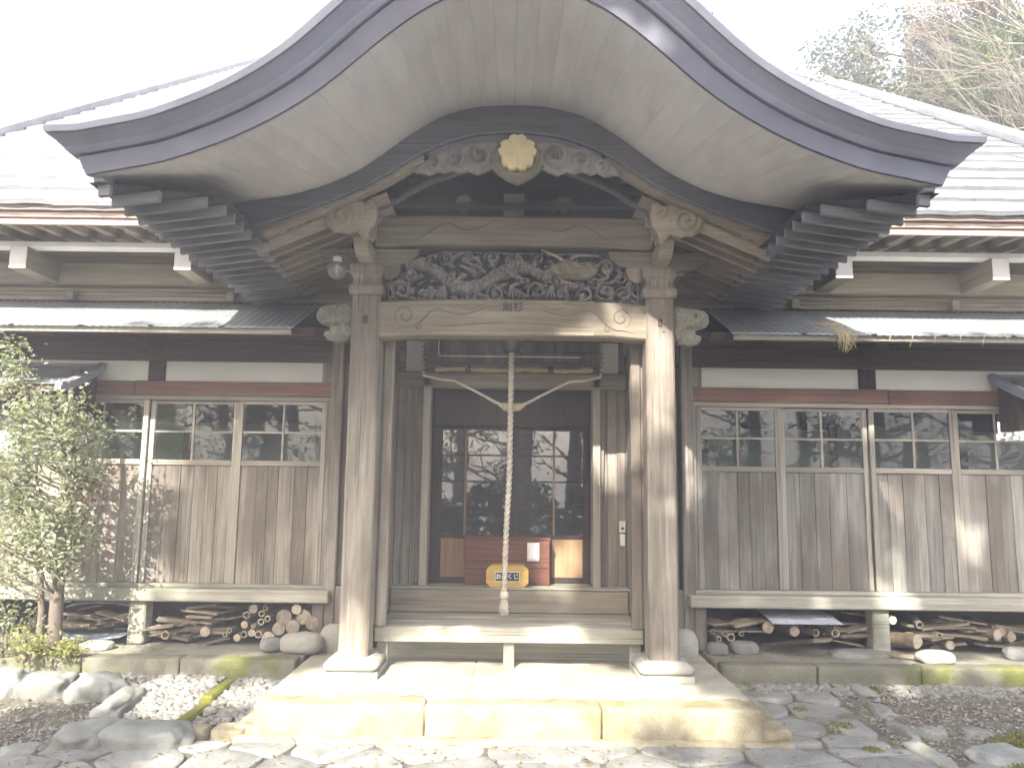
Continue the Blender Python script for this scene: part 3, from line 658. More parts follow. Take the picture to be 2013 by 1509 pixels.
# main roof: overlapping courses of metal sheet, gable verges
m = .70; y0 = 6.86; z0 = 2.565; row = .40
for k in range(32):
    ya, yb = y0+k*row, y0+(k+1)*row+.03; za = z0+(ya-y0)*m; zb = z0+(yb-y0)*m
    cuts = np.concatenate([[-6.85], np.arange(-6.85+(.9 if k % 2 else 1.75), 6.4, 1.75), [6.85]])
    for xa_, xb_ in zip(cuts[:-1], cuts[1:]):
        xs = np.linspace(xa_+.004, xb_-.004, max(3, int((xb_-xa_)/.1))); dz_ = random.uniform(-.006, .006); wv = .006*np.sin(xs*2*math.pi/.42)+dz_
        front = [(x, ya-.02, za-.022+w_) for x, w_ in zip(xs, wv)]; top0 = [(x, ya-.02, za+.022+w_) for x, w_ in zip(xs, wv)]; top1 = [(x, yb, zb-.006+dz_) for x in xs]
        c_ = MB().strip([top0, top1]).build('roof_sheet', ROOF, hall); MB().strip([[(x, y-.001, z) for x, y, z in front], [(x, y-.001, z-.004) for x, y, z in top0]]).build('sheet_gap_shade', SEAM_SHADE, c_)  # dark strip on the step face paints the shadow gap below each sheet
ye = y0+32*row; zt = z0+32*row*m
MB().add([(-6.86, ye, zt), (6.86, ye, zt), (6.86, ye+10, zt-7), (-6.86, ye+10, zt-7)], [(0, 1, 2, 3)]).build('rear_slope', ROOF, hall)
bx('ridge_cap', ROOF, hall, -6.95, 6.95, ye-.2, ye+.2, zt-.05, zt+.28, .03)
for sgn in (-1, 1):
    q = [(0, 0), (0, .16), (.34, .16), (.34, 0)]
    secs = [[(sgn*(6.80+a), yy, z0+(yy-y0)*m+b-.03) for a, b in q] for yy in (y0-.08, ye)]
    MB().strip(secs, close=True, caps=True).build('verge_cap', ROOF, hall)
    if sgn > 0: MB().strip([[(sgn*(6.755+a), yy, z0+(yy-y0)*m+b) for a, b in ((0, -.02), (0, .05), (.044, .05), (.044, -.02))] for yy in (y0-.06, ye)], close=True, caps=True).build('verge_shade_line', SEAM_SHADE, hall)  # dark strip added along the cap base to paint its shadow line
    MB().strip([[(sgn*(6.79+a), yy, z0+(yy-y0)*m+b) for a, b in ((0, -.2), (.03, -.2), (.03, -.02), (0, -.02))] for yy in (y0-.04, ye)], close=True, caps=True).build('verge_board', W_DK, hall)
# little tiled pent roofs at both ends of the wall
for sgn, xv in ((-1, 4.32), (1, 5.06)):
    yy = np.linspace(8.0, 7.24, 9); zz = [1.20-.40*t+.07*t*t for t in np.linspace(0, 1, 9)]
    zz = [z+(.03*max(0, (t-.75)/.25)) for z, t in zip(zz, np.linspace(0, 1, 9))]
    r = MB(); r.strip([[(sgn*xv, y, z), (sgn*(xv+2.4), y, z)] for y, z in zip(yy, zz)], smooth=True); r = r.build('side_canopy', ROOF, hall)
    MB().strip([[(sgn*(xv-.02), y, z+.025), (sgn*(xv+.05), y, z+.035), (sgn*(xv+.05), y, z-.05), (sgn*(xv-.02), y, z-.06)] for y, z in zip(yy, zz)], close=True, caps=True).build('verge_tile', COPPER, r)
    MB().box(min(sgn*xv, sgn*(xv+2.4)), max(sgn*xv, sgn*(xv+2.4)), 7.26, 7.31, zz[-1]-.07, zz[-1]-.006, .004).build('eave_board', W_DK, r)
    MB().prism([(sgn*(xv+.03), .60), (sgn*(xv+.03), 1.1), (sgn*(xv+.12), 1.1), (sgn*(xv+.12), .60)], 7.62, 7.93).build('bracket', W_DK, r)
    MB().tube([(sgn*(xv-.03), 7.99, 1.185), (sgn*(xv+2.4), 7.99, 1.185)], .03, 8).build('ridge_roll', COPPER, r)
    MB().box(min(sgn*(xv+.04), sgn*(xv+2.4)), max(sgn*(xv+.04), sgn*(xv+2.4)), 7.3, 7.95, .78, .83, .004).build('soffit', W_DK, r)
#--PORCH--
# ------------------------------------------------------------------ the entrance porch with its bow-shaped gable
porch = thing('entrance_porch', 'wooden entrance porch with bow-shaped gable roof, carved beams and two square posts', 'porch', (0, 6.9, -1.64))
EX, EZ = smooth_curve([(0, 3.37), (.25, 3.355), (.48, 3.285), (.67, 3.17), (.92, 2.965), (1.07, 2.82), (1.27, 2.635), (1.45, 2.50), (1.65, 2.375), (1.9, 2.245), (2.3, 2.09), (2.82, 1.985)], 121, 9)
BX, BZ = smooth_curve([(0, 3.24), (.3, 3.225), (.6, 3.15), (.92, 2.945), (1.1, 2.80), (1.3, 2.645), (1.6, 2.495), (1.9, 2.405), (2.44, 2.32)], 121, 9)
LX, LZ = smooth_curve([(0, 2.90), (.4, 2.86), (.8, 2.705), (1.09, 2.515), (1.35, 2.385), (1.65, 2.255), (2.3, 1.97)], 121, 9)
YE, YB = 4.82, 6.20
def en(i):                                               # upward normal of the eave curve
    a, b = max(i-1, 0), min(i+1, 120); dx, dz = EX[b]-EX[a], EZ[b]-EZ[a]; L = math.hypot(dx, dz); return -dz/L, dx/L
def esec(i, prof):
    nx, nz = en(i); out = []; g = 1+.38*math.exp(-(EX[i]/1.35)**2)
    for nn, y in prof:
        ext = 0
        if i in (0, 120): ext = (1 if i else -1)*(nn*.25 if nn < .129 else (.07+(nn-.13)*.75 if nn < .2235 else .155))
        out.append((EX[i]+nx*nn*g+ext, y, EZ[i]+nz*nn*g))
    return out
def band(name, mat, prof): 
    return MB().strip([esec(i, prof) for i in range(121)], close=True, smooth=False, caps=True).build(name, mat, porch)
band('eave_band', COPPER2, [(.0, 4.800), (.118, 4.785), (.128, 4.80), (.128, 4.84), (.0, 4.818)])
band('eave_cove', COPPER, [(.130, 4.765), (.150, 4.745), (.165, 4.735), (.18, 4.715), (.20, 4.69), (.22, 4.655), (.222, 4.66), (.222, 4.86), (.130, 4.86)])
band('eave_rim', COPPERR, [(.224, 4.640), (.262, 4.632), (.275, 4.645), (.285, 4.70), (.285, 4.86), (.224, 4.86)])
# white boards of the front soffit, each laid from the front edge back to the bargeboard
nb = 34
for k in range(nb):
    rows = []
    for t in (k/nb+.00013, (k+.5)/nb, (k+1)/nb-.00013):
        ui = t*120; ex = np.interp(ui, range(121), EX); ez = np.interp(ui, range(121), EZ); b_x = np.interp(ui, range(121), BX); bz = np.interp(ui, range(121), BZ)
        rows.append([(ex+(b_x-ex)*s, YE+(YB-YE)*s, ez+(bz-ez)*s-.004+random.uniform(-.0006, .0006)) for s in (0, .25, .5, .75, 1)])
    lo = rows; up = [[(x, y, z+.012) for x, y, z in r] for r in rows]
    m = MB(); m.strip(lo); m.strip(up); m.strip([lo[0], up[0]]); m.strip([lo[-1], up[-1]]); m.build('soffit_board', WHITE, porch)
back = [[(EX[i]+(BX[i]-EX[i])*s, YE+.01+(YB-YE)*s, EZ[i]+(BZ[i]-EZ[i])*s+.012) for s in (0, .5, 1)] for i in range(121)]
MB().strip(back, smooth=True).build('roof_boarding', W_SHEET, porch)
# outer roof skin with standing seams
ys = [4.72, 5.3, 5.9, 6.5, 7.1, 7.7, 8.3, 8.8]
def rt(i, y, lift=0.0):
    nx, nz = en(i); a = .29*(1+.38*math.exp(-(EX[i]/1.35)**2))+lift; ext = (1 if i == 120 else -1)*.15 if i in (0, 120) else 0
    return (EX[i]+nx*a+ext, y, EZ[i]+nz*a+.05*(y-4.72)*(1 if abs(EX[i]) < 2.5 else .3))
MB().strip([[rt(i, y) for y in ys] for i in range(121)], smooth=True).build('roof_skin', ROOF, porch)
for i in list(range(2, 120, 5)):
    MB().strip([[rt(i, y, .0)[:2]+(rt(i, y)[2]-.005,), rt(i, y, .03), rt(min(i+1, 120), y, .03) if False else (rt(i, y, .03)[0]+.02, y, rt(i, y, .03)[2])] for y in ys]).build('roof_seam', SEAM_SHADE, porch)
for y in (5.6, 6.4, 7.2, 8.0): MB().strip([[rt(i, y, .004), rt(i, y+.02, .012), rt(i, y+.03, .004)] for i in range(121)]).build('cross_seam', SEAM_SHADE, porch)
# side eaves: layered edge, flying rafters, lower rafters, boards between
for sgn in (-1, 1):
    for (a, b, c_, d_, mt, nm) in ((2.74, 2.86, 1.985, 2.09, COPPER2, 'side_eave_band'), (2.70, 2.92, 2.092, 2.175, COPPER, 'side_eave_cove'), (2.70, 2.97, 2.177, 2.235, COPPERR, 'side_eave_rim')):
        bx(nm, mt, porch, min(sgn*a, sgn*b), max(sgn*a, sgn*b), 5.0, 8.3, c_, d_, .008)
    MB().add([(sgn*2.80, 4.84, 1.985), (sgn*2.2, 4.84, 2.06), (sgn*2.2, 8.2, 2.06), (sgn*2.80, 8.2, 1.985)], [(0, 1, 2, 3)])
    bx('eave_lath', W_RAFT, porch, min(sgn*2.72, sgn*2.79), max(sgn*2.72, sgn*2.79), 4.84, 8.2, 1.955, 1.983, .004)
    def bar(name, mt, pa, pb, wy, h):
        (xa, y, za), (xb, _, zb) = pa, pb
        MB().add([(sgn*x, y+dy, z+dz) for x, z in ((xa, za), (xb, zb)) for dy, dz in ((-wy, 0), (wy, 0), (wy, h), (-wy, h))], [(0, 1, 2, 3), (4, 7, 6, 5), (0, 4, 5, 1), (1, 5, 6, 2), (2, 6, 7, 3), (3, 7, 4, 0)]).build(name, mt, porch)
    y = 4.90; k = 0
    while y < 8.15:
        inner = max(2.14, 2.70-(y-4.90)*1.35) if y < 6.2 else 2.18
        zi = 1.87+(2.775-inner)*.13
        bar('flying_rafter', W_RAFT, (2.775+.004*(k % 3), y, 1.87), (inner, y, zi), .020, .075); y += .183; k += 1
    y = 6.36
    while y < 8.1:
        bar('base_rafter', W_RAFTL, (2.2, y, 1.93), (1.2, y, 2.36), .027, .075); y += .183
    # boarding above the rafters
    m = MB(); m.add([(sgn*2.82, 4.84, 1.945), (sgn*2.76, 4.84, 1.95), (sgn*2.10, 5.30, 2.035), (sgn*2.10, 6.24, 2.035), (sgn*2.82, 6.24, 1.945)], [(0, 1, 2, 3, 4)])
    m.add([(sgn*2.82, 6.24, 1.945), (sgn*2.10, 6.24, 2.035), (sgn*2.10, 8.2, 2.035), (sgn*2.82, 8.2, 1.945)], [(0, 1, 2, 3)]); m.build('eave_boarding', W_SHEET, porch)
    MB().add([(sgn*2.2, 6.3, 2.01), (sgn*1.1, 6.3, 2.48), (sgn*1.1, 8.2, 2.48), (sgn*2.2, 8.2, 2.01)], [(0, 1, 2, 3)]).build('eave_boarding', W_RAFTL, porch)
    bx('eave_ledge', W_RAFT, porch, min(sgn*2.15, sgn*2.24), max(sgn*2.15, sgn*2.24), 6.28, 8.15, 1.965, 2.05, .006)
# bargeboard: upper dark board and paler moulding under it
def barge(name, mat, ya, yb, top, bot, lo=0, hi=121):
    secs = []
    for i in range(lo, hi):
        t = i/120; xt = np.interp(i, range(121), BX); zt_ = np.interp(i, range(121), BZ); xl = LX[i]; zl = LZ[i]
        p = lambda s: (xt+(xl-xt)*s, zt_+(zl-zt_)*s)
        a, b = p(top), p(bot); secs.append([(a[0], ya, a[1]), (b[0], ya, b[1]), (b[0], yb, b[1]), (a[0], yb, a[1])])
    return MB().strip(secs, close=True, caps=True, smooth=False).build(name, mat, porch)
barge('bargeboard', W_BARGE, 6.20, 6.30, .0, .70)
barge('bargeboard_fillet', W_BARGE, 6.185, 6.26, .70, .76)
for lo_, hi_ in ((0, 41), (80, 121)):
    barge('bargeboard_moulding', W_BARGEL, 6.215, 6.31, .762, .90, lo_, hi_); barge('bargeboard_bead', W_BARGEL, 6.20, 6.30, .902, 1.0, lo_, hi_)
barge('bargeboard_centre', W_BARGE, 6.21, 6.30, .762, 1.0, 41, 80)
for s, yy in ((1.13, 6.55),): barge('curved_rib', W_BARGE, yy, yy+.08, 1.04, s)
# gable wall behind, struts and bosses
poly = [(x, z-.02) for x, z in zip(BX[22:99], BZ[22:99])]; poly = poly+[(poly[-1][0], 2.2), (poly[0][0], 2.2)]
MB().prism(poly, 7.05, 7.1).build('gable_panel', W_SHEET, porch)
bx('king_post', W_RAFTL, porch, -.10, .10, 6.95, 7.045, 2.462, 2.74, .01)
for xc in (-.48, .48): MB().tube([(xc, 7.04, 2.64), (xc, 6.94, 2.64), (xc, 6.92, 2.64)], [.085, .085, .06], 20).build('round_boss', W_RAFTL, porch)
# upper and lower rainbow beams
def arch_beam(name, mat, xa, y0, y1, zt, zb, camb, cambb, n=24):
    secs = []
    for i in range(n+1):
        x = -xa+2*xa*i/n; q = 1-(x/xa)**2; qb = min(1, (1-abs(x)/xa)*3.2); qb = qb*qb*(3-2*qb)
        z1, z0_ = zt+camb*q, zb+cambb*qb; b = .018
        secs.append([(x, y0+b, z0_), (x, y0, z0_+b), (x, y0, z1-b), (x, y0+b, z1), (x, y1-b, z1), (x, y1, z1-b), (x, y1, z0_+b), (x, y1-b, z0_)])
    return MB().strip(secs, close=True, caps=True).build(name, mat, porch)
beam2 = arch_beam('upper_tie_beam', W_X, 1.27, 6.80, 7.02, 2.455, 2.155, .01, .02)
beam = arch_beam('rainbow_beam', W_X, 1.22, 6.79, 7.01, 1.635, 1.305, .04, .025)
def carve_line(pts, parent, y, r=.0075, mat=W_LINE):
    q = [Vector((x, y, z)) for x, z in pts]; out = []
    for i in range(len(q)-1):
        p0, p1, p2, p3 = q[max(i-1, 0)], q[i], q[i+1], q[min(i+2, len(q)-1)]
        for t in (0, .25, .5, .75): out.append(.5*((2*p1)+(-p0+p2)*t+(2*p0-5*p1+4*p2-p3)*t*t+(-p0+3*p1-3*p2+p3)*t**3))
    out.append(q[-1]); k = len(out)
    return MB().tube(out, [r*(.35+.65*math.sin(math.pi*(i+.5)/k)) for i in range(k)], 5).build('carved_line', mat, parent)
def spiral(cx, cz, r, turns, sgn, start=0.0, n=26): return [(cx+sgn*r*(1-.85*t)*math.cos(start+2*math.pi*turns*t), cz+r*(1-.85*t)*math.sin(start+2*math.pi*turns*t)) for t in np.linspace(0, 1, n)]
for sgn in (-1, 1):
    carve_line(spiral(sgn*.98, 1.51, .10, 1.5, sgn, -1.2), beam, 6.79); carve_line(spiral(sgn*.86, 1.405, .035, 1.2, sgn, 1.0), beam, 6.79, .007)
    carve_line([(sgn*1.10, 1.36), (sgn*1.02, 1.39), (sgn*.93, 1.40), (sgn*.83, 1.46), (sgn*.76, 1.54), (sgn*.68, 1.575), (sgn*.61, 1.55)], beam, 6.79)
    carve_line([(sgn*.66, 1.57), (sgn*.55, 1.535), (sgn*.42, 1.53), (sgn*.30, 1.57), (sgn*.22, 1.60)], beam, 6.79)
    carve_line([(sgn*.48, 1.60), (sgn*.38, 1.575), (sgn*.30, 1.60), (sgn*.26, 1.625)], beam, 6.79, .007)
    carve_line([(sgn*.72, 1.42), (sgn*.5, 1.425), (sgn*.3, 1.445), (0.01*sgn, 1.452)], beam, 6.789, .006)
    carve_line([(sgn*1.0, 2.19), (sgn*.85, 2.25), (sgn*.72, 2.34), (sgn*.60, 2.385), (sgn*.5, 2.34), (sgn*.40, 2.32), (sgn*.28, 2.36), (sgn*.2, 2.40)], beam2, 6.80, .008)
bx('beam_lower_fillet', W_X, beam, -.74, .74, 6.775, 6.80, 1.335, 1.372, .008)
# inscription on the beam
def text(body, size, loc, mat, parent, name, extrude=.002, bold=0.0):
    cu = bpy.data.curves.new(name, 'FONT'); cu.body = body; cu.size = size; cu.extrude = extrude; cu.align_x = 'CENTER'; cu.align_y = 'CENTER'; cu.offset = bold
    o = bpy.data.objects.new(name, cu); C.objects.link(o); bpy.context.view_layer.update()
    dg = bpy.context.evaluated_depsgraph_get(); me = bpy.data.meshes.new_from_object(o.evaluated_get(dg)); bpy.data.objects.remove(o)
    me.transform(Matrix.Rotation(R(90), 4, 'X')); off = OFF[parent.name]; me.transform(Matrix.Translation(Vector(loc)+Vector((0, 0, EYE))-off))
    me.materials.clear(); me.materials.append(mat); ob = bpy.data.objects.new(name, me); C.objects.link(ob); ob.parent = parent; OFF[ob.name] = off; return ob
text('廟杉', .098, (.0, 6.787, 1.595), INK, beam, 'inscription', .003, .001)
# posts with stone bases and capitals
for sgn in (-1, 1):
    xc = sgn*1.335; w_ = .128; ch = .02
    oct_ = lambda r, c_: [(xc-r+c_, 6.9-r), (xc+r-c_, 6.9-r), (xc+r, 6.9-r+c_), (xc+r, 6.9+r-c_), (xc+r-c_, 6.9+r), (xc-r+c_, 6.9+r), (xc-r, 6.9+r-c_), (xc-r, 6.9-r+c_)]
    secs = [[(x, y, z) for x, y in oct_(w_, ch)] for z in (-1.475, -.4, .6, 1.69)]
    post = MB().strip(secs, close=True, caps=True).build('post', W_POST, porch)
    prof = [(.25, -1.640), (.25, -1.555)]
    MB().box(xc-.235, xc+.235, 6.66, 7.14, -1.64, -1.583, .008).build('plinth', S_PLIN, post)
    secs = [[(x, y, z) for x, y in oct_(r, .03)] for r, z in ((.20, -1.582), (.225, -1.565), (.232, -1.54), (.226, -1.515), (.19, -1.495), (.175, -1.474))]
    MB().strip(secs, close=True, caps=True, smooth=True).build('base_stone', S_PLIN, post)
    cap = []
    for r, z in ((.132, 1.692), (.148, 1.70), (.158, 1.725), (.158, 1.765), (.146, 1.79), (.128, 1.80), (.126, 1.845), (.14, 1.875), (.155, 1.892), (.155, 1.975)): cap.append([(x, y, z) for x, y in oct_(r, .012)])
    MB().strip(cap, close=True, caps=True).build('capital', W_POST, post)
    # bracket arms with curved ends, blocks and purlin
    arm = [(-.46, 2.14), (-.44, 2.07), (-.36, 2.01), (-.2, 1.977), (.2, 1.977), (.36, 2.01), (.44, 2.07), (.46, 2.14)]
    MB().prism([(xc+a, z) for a, z in arm], 6.83, 6.97).build('bracket_arm', W_X, porch)
    arm2 = [(6.42, 2.12), (6.44, 2.05), (6.55, 1.99), (6.72, 1.977), (7.3, 1.977), (7.3, 2.12)]
    MB().add([(xc+d, y, z) for d in (-.06, .06) for y, z in arm2], [tuple(range(6)), tuple(range(11, 5, -1))]+[(i, i+6, (i+1) % 6+6, (i+1) % 6) for i in range(6)]).build('bracket_arm', W_RAFTL, porch)
    xb = xc-sgn*.155; MB().prism([(xb, 1.985), (xb, 1.86), (xb-sgn*.05, 1.845), (xb-sgn*.11, 1.875), (xb-sgn*.135, 1.93), (xb-sgn*.14, 1.985)], 6.82, 6.98).build('cloud_bracket', W_POST, porch)
    bx('bearing_block', W_RAFTL, porch, xc-.085, xc+.085, 6.42, 6.60, 2.125, 2.20, .012)
    bx('purlin', W_RAFTL, porch, xc-.075, xc+.075, 6.34, 8.1, 2.205, 2.38, .01)
    # scroll-carved purlin nose
    sp = [(xc+sgn*(.02+.17*math.cos(a)), 2.265+.135*math.sin(a)) for a in np.linspace(0, 2*math.pi, 40, endpoint=False)]
    poly = [(xc+sgn*a, z) for a, z in ((.30, 2.30), (.28, 2.18), (.20, 2.125), (.08, 2.11), (.0, 2.13), (-.05, 2.06), (-.09, 2.06), (-.11, 2.15), (-.15, 2.20), (-.165, 2.30), (-.15, 2.39), (-.10, 2.42), (-.05, 2.38), (.02, 2.41), (.12, 2.40), (.24, 2.37))]
    relief(poly, 6.30, .03, .01, .02, [(xc+sgn*.14, 2.25, .125, 2.0, sgn, .03), (xc-sgn*.09, 2.34, .07, 1.4, -sgn, .022)]).build('scroll_nose', W_CARVT, porch)
    bx('screen_post', W_POST, porch, min(sgn*1.105, sgn*1.197), max(sgn*1.105, sgn*1.197), 7.04, 7.13, -1.268, 1.36, .008)
    # side screen wall of upright planks between post and hall
    y = 7.06
    while y < 7.94:
        b = min(y+random.uniform(.11, .2), 7.945); xx = sgn*1.2
        bx('screen_plank', W_V, porch, min(xx, xx+sgn*.03), max(xx, xx+sgn*.03), y+.002, b-.002, -1.26, 1.36+random.uniform(0, .01), .004); y = b
        if b >= 7.94: break
    bx('screen_rail', W_Y, porch, min(sgn*1.17, sgn*1.26), max(sgn*1.17, sgn*1.26), 7.03, 7.95, 1.362, 1.5, .006)
    bx('brace_beam', W_Y, porch, min(sgn*1.24, sgn*1.42), max(sgn*1.24, sgn*1.42), 7.03, 8.0, 1.52, 1.72, .01)
    # carved lion-head nose on the outer side of the post
    u = lambda a, z: (xc+sgn*a, z)
    poly = [u(*q) for q in ((.12, 1.60), (.17, 1.635), (.27, 1.625), (.36, 1.615), (.43, 1.60), (.46, 1.55), (.465, 1.50), (.44, 1.455), (.40, 1.44), (.37, 1.425), (.33, 1.41), (.345, 1.375), (.385, 1.365), (.39, 1.33), (.36, 1.295), (.28, 1.275), (.20, 1.285), (.12, 1.32))]
    hd = relief(poly, 6.86, .08, .009, .055, [(u(.18, 0)[0], 1.56, .055, 1.4, sgn, .022), (u(.20, 0)[0], 1.46, .055, 1.4, -sgn, .022), (u(.17, 0)[0], 1.36, .05, 1.3, sgn, .02), (u(.40, 0)[0], 1.50, .045, .9, -sgn, .018), (u(.29, 0)[0], 1.585, .04, 1.1, sgn, .018)],
                extra=lambda X, Z: .012*np.sin(X*95+Z*40)*np.sin(Z*80)-.05*np.exp(-(((Z-1.425-.1*(np.abs(X)-1.55))/.013)**2))*(np.abs(X) > 1.58)).build('lion_head_nose', W_CARVG, porch)
    MB().tube([u(.325, 0)[:1]+(6.79, 1.545), u(.325, 0)[:1]+(6.775, 1.545)], [.022, .012], 10).build('eye', W_BARGE, hd)
    MB().box(xc-sgn*.0-.02, xc-sgn*.0+.02, 6.765, 6.775, 1.43, 1.50, .002).build('wedge', W_DK, post)
    for dz in (1.38, 1.55): MB().tube([(xc+sgn*.03, 6.774, dz), (xc+sgn*.03, 6.768, dz)], .008, 8).build('peg', W_DK, post)
# dragon panel between the beams
def dragon_height(X, Z):
    h = np.zeros(X.shape)
    t = np.linspace(0, 1, 240)
    bxp = -.98+1.62*t; bzp = 1.90+.115*np.sin(2*math.pi*(1.72*t+.15))*(1-.25*t)
    rad = .022+.036*np.sin(math.pi*np.clip(t*.9+.1, 0, 1)); d = np.full(X.shape, 9.0); s_ = np.zeros(X.shape)
    for k in range(240):
        q = np.hypot(X-bxp[k], Z-bzp[k])/rad[k]; m_ = q < d; d = np.where(m_, q, d); s_ = np.where(m_, t[k], s_)
    body = np.sqrt(np.clip(1-d*d, 0, 1))
    h += .070*body*(1+.28*np.sin(s_*210+np.sign(X)*0)*np.cos(d*6))+.02*np.clip(1-np.abs(d-.12)*6, 0, 1)*(np.sin(s_*420) > -.3)
    sw = 0
    for cx, cz, r, tn, sg, am in ((-1.03, 1.76, .10, 1.6, 1, .04), (-.80, 1.72, .08, 1.4, -1, .035), (-.56, 1.80, .085, 1.5, 1, .04), (-.40, 1.72, .07, 1.4, 1, .035), (-.16, 1.74, .09, 1.6, -1, .04), (.06, 1.71, .06, 1.3, 1, .035), (.22, 1.77, .09, 1.5, 1, .04), (.44, 1.74, .09, 1.5, -1, .04), (.66, 1.73, .08, 1.4, 1, .038), (.86, 1.77, .10, 1.6, -1, .04), (1.02, 1.75, .08, 1.4, 1, .035),
                                  (-.84, 2.05, .09, 1.5, 1, .035), (-.62, 2.08, .07, 1.4, -1, .035), (-.2, 2.09, .075, 1.4, 1, .035), (.02, 2.06, .08, 1.5, -1, .035), (.22, 2.09, .06, 1.3, 1, .03), (.86, 2.0, .08, 1.4, 1, .03), (1.0, 1.92, .06, 1.3, -1, .03), (-.95, 1.92, .06, 1.3, -1, .03), (-.42, 2.10, .055, 1.3, 1, .03), (-.70, 1.96, .06, 1.3, -1, .03), (-.34, 1.97, .06, 1.4, 1, .03), (.10, 1.86, .055, 1.2, -1, .03), (-.02, 1.95, .05, 1.2, 1, .03), (.34, 1.98, .06, 1.3, -1, .03), (.56, 1.84, .05, 1.2, 1, .03), (.75, 1.86, .055, 1.2, -1, .03), (1.08, 1.84, .06, 1.3, 1, .03), (-1.1, 1.85, .05, 1.2, 1, .03)):
        sw = sw+curl_field(X, Z, [(cx, cz, r, tn, sg, am)])
    h += sw*(1-.85*body)
    h += .014*np.sin(X*31+3*np.sin(Z*22))*np.sin(Z*38+2*np.sin(X*17))
    for cx, cz, a0 in ((-.62, 1.77, -2.2), (-.02, 1.8, -1.2), (.36, 1.80, -1.9)):      # claws
        for k in range(4):
            a = a0+(k-1.5)*.35; L = np.clip((X-cx)*math.cos(a)+(Z-cz)*math.sin(a), 0, .1); dd = np.hypot(X-cx-L*math.cos(a), Z-cz-L*math.sin(a))
            h = np.maximum(h, .085*np.clip(1-(dd/.016)**2, 0, 1))
    return h*1.9
outl = [(-1.17, 1.665), (1.17, 1.665), (1.17, 1.90), (1.05, 1.925), (1.01, 1.99), (.99, 2.06), (.90, 2.075), (.82, 2.115), (.70, 2.15), (-.66, 2.155), (-.78, 2.12), (-.86, 2.08), (-.95, 2.06), (-1.0, 2.03), (-1.01, 1.96), (-1.05, 1.92), (-1.17, 1.90)]
drag = relief(outl, 6.93, .03, .0075, .02, (), dragon_height, hole=lambda X, Z: dragon_height(X, Z) < .010).build('dragon_carving', W_CARV, porch)
hp = [(.29, 1.93), (.36, 1.90), (.46, 1.875), (.56, 1.865), (.66, 1.875), (.74, 1.91), (.78, 1.96), (.78, 2.02), (.72, 2.05), (.62, 2.04), (.54, 2.065), (.44, 2.05), (.36, 2.01)]
relief(hp, 6.845, .05, .0085, .06, [(.68, 1.985, .05, 1.2, 1, .012)], extra=lambda X, Z: -.05*np.exp(-(((X-.43)/.016)**2+((Z-1.955)/.010)**2))-.022*np.exp(-(((Z-1.905-.12*(X-.5))/.007)**2))*(X > .38)+.01*np.sin(X*60+Z*80)).build('dragon_head', W_CARVT, drag)
for q in ([(.45, 6.80, 2.05), (.38, 6.78, 2.08), (.30, 6.79, 2.12), (.25, 6.80, 2.14)], [(.52, 6.80, 2.06), (.60, 6.78, 2.09), (.70, 6.79, 2.085), (.79, 6.80, 2.10)], [(.34, 6.79, 1.93), (.26, 6.77, 1.92), (.18, 6.78, 1.955), (.11, 6.79, 1.95)], [(.40, 6.79, 1.89), (.46, 6.76, 1.83), (.56, 6.78, 1.82), (.62, 6.79, 1.84)]):
    MB().tube(q, [.016, .013, .010, .004], 6).build('horn', W_CARVT, drag)
bx('panel_back', W_SHEET, drag, -1.17, 1.17, 6.99, 7.0, 1.64, 2.18, 0)
# gable pendant: crest flower on a scrolled board
fl = []
for a in np.linspace(0, 2*math.pi, 150, endpoint=False):
    r = .128+.040*abs(math.cos(2.5*(a-math.pi/2)))**.55-.020*math.exp(-((((a-math.pi/2)*5/(2*math.pi)+.5) % 1-.5)/.085)**2)
    fl.append((.022+r*math.cos(a), 2.755+r*math.sin(a)))
lo = [(.022+a, z) for a, z in ((-.24, 2.72), (-.225, 2.66), (-.17, 2.60), (-.11, 2.56), (-.05, 2.525), (0, 2.505), (.05, 2.525), (.11, 2.56), (.17, 2.60), (.225, 2.66), (.24, 2.72), (.20, 2.82), (-.20, 2.82))]
pend = relief(lo, 6.15, .04, .009, .03, (), extra=lambda X, Z: .012*np.cos(np.hypot(X-.022, Z-2.755)*110)).build('gable_pendant', W_CARVG, porch)
for sgn in (-1, 1):
    po = [(.022+sgn*a, z) for a, z in ((.15, 2.86), (.20, 2.885), (.30, 2.875), (.38, 2.86), (.46, 2.84), (.57, 2.825), (.66, 2.79), (.74, 2.73), (.82, 2.665), (.87, 2.60), (.80, 2.60), (.74, 2.585), (.68, 2.62), (.62, 2.605), (.55, 2.63), (.48, 2.605), (.42, 2.63), (.34, 2.595), (.26, 2.625), (.18, 2.66))]
    relief(po, 6.165, .03, .009, .022, [(.022+sgn*.32, 2.74, .115, 1.5, sgn, .075), (.022+sgn*.53, 2.715, .09, 1.3, sgn, .06), (.022+sgn*.71, 2.665, .065, 1.2, -sgn, .05)]).build('pendant_scroll', W_CARV, pend)
fm = MB(); k = len(fl); c0 = (.022, 2.755)
secs = [[(c0[0]+(x-c0[0])*s, y, c0[1]+(z-c0[1])*s) for x, z in fl] for s, y in ((1, 6.12), (1, 6.078), (.965, 6.068), (.55, 6.066), (.12, 6.069))]
fm.strip(secs, close=True, smooth=False, caps=True); crest = fm.build('crest_flower', GOLD, pend)
for i in range(5):
    a = math.pi/2+2*math.pi*(i+.5)/5; MB().tube([(c0[0]+.03*math.cos(a), 6.067, c0[1]+.03*math.sin(a)), (c0[0]+.12*math.cos(a), 6.067, c0[1]+.12*math.sin(a))], .003, 5).build('petal_line', GOLD, crest)
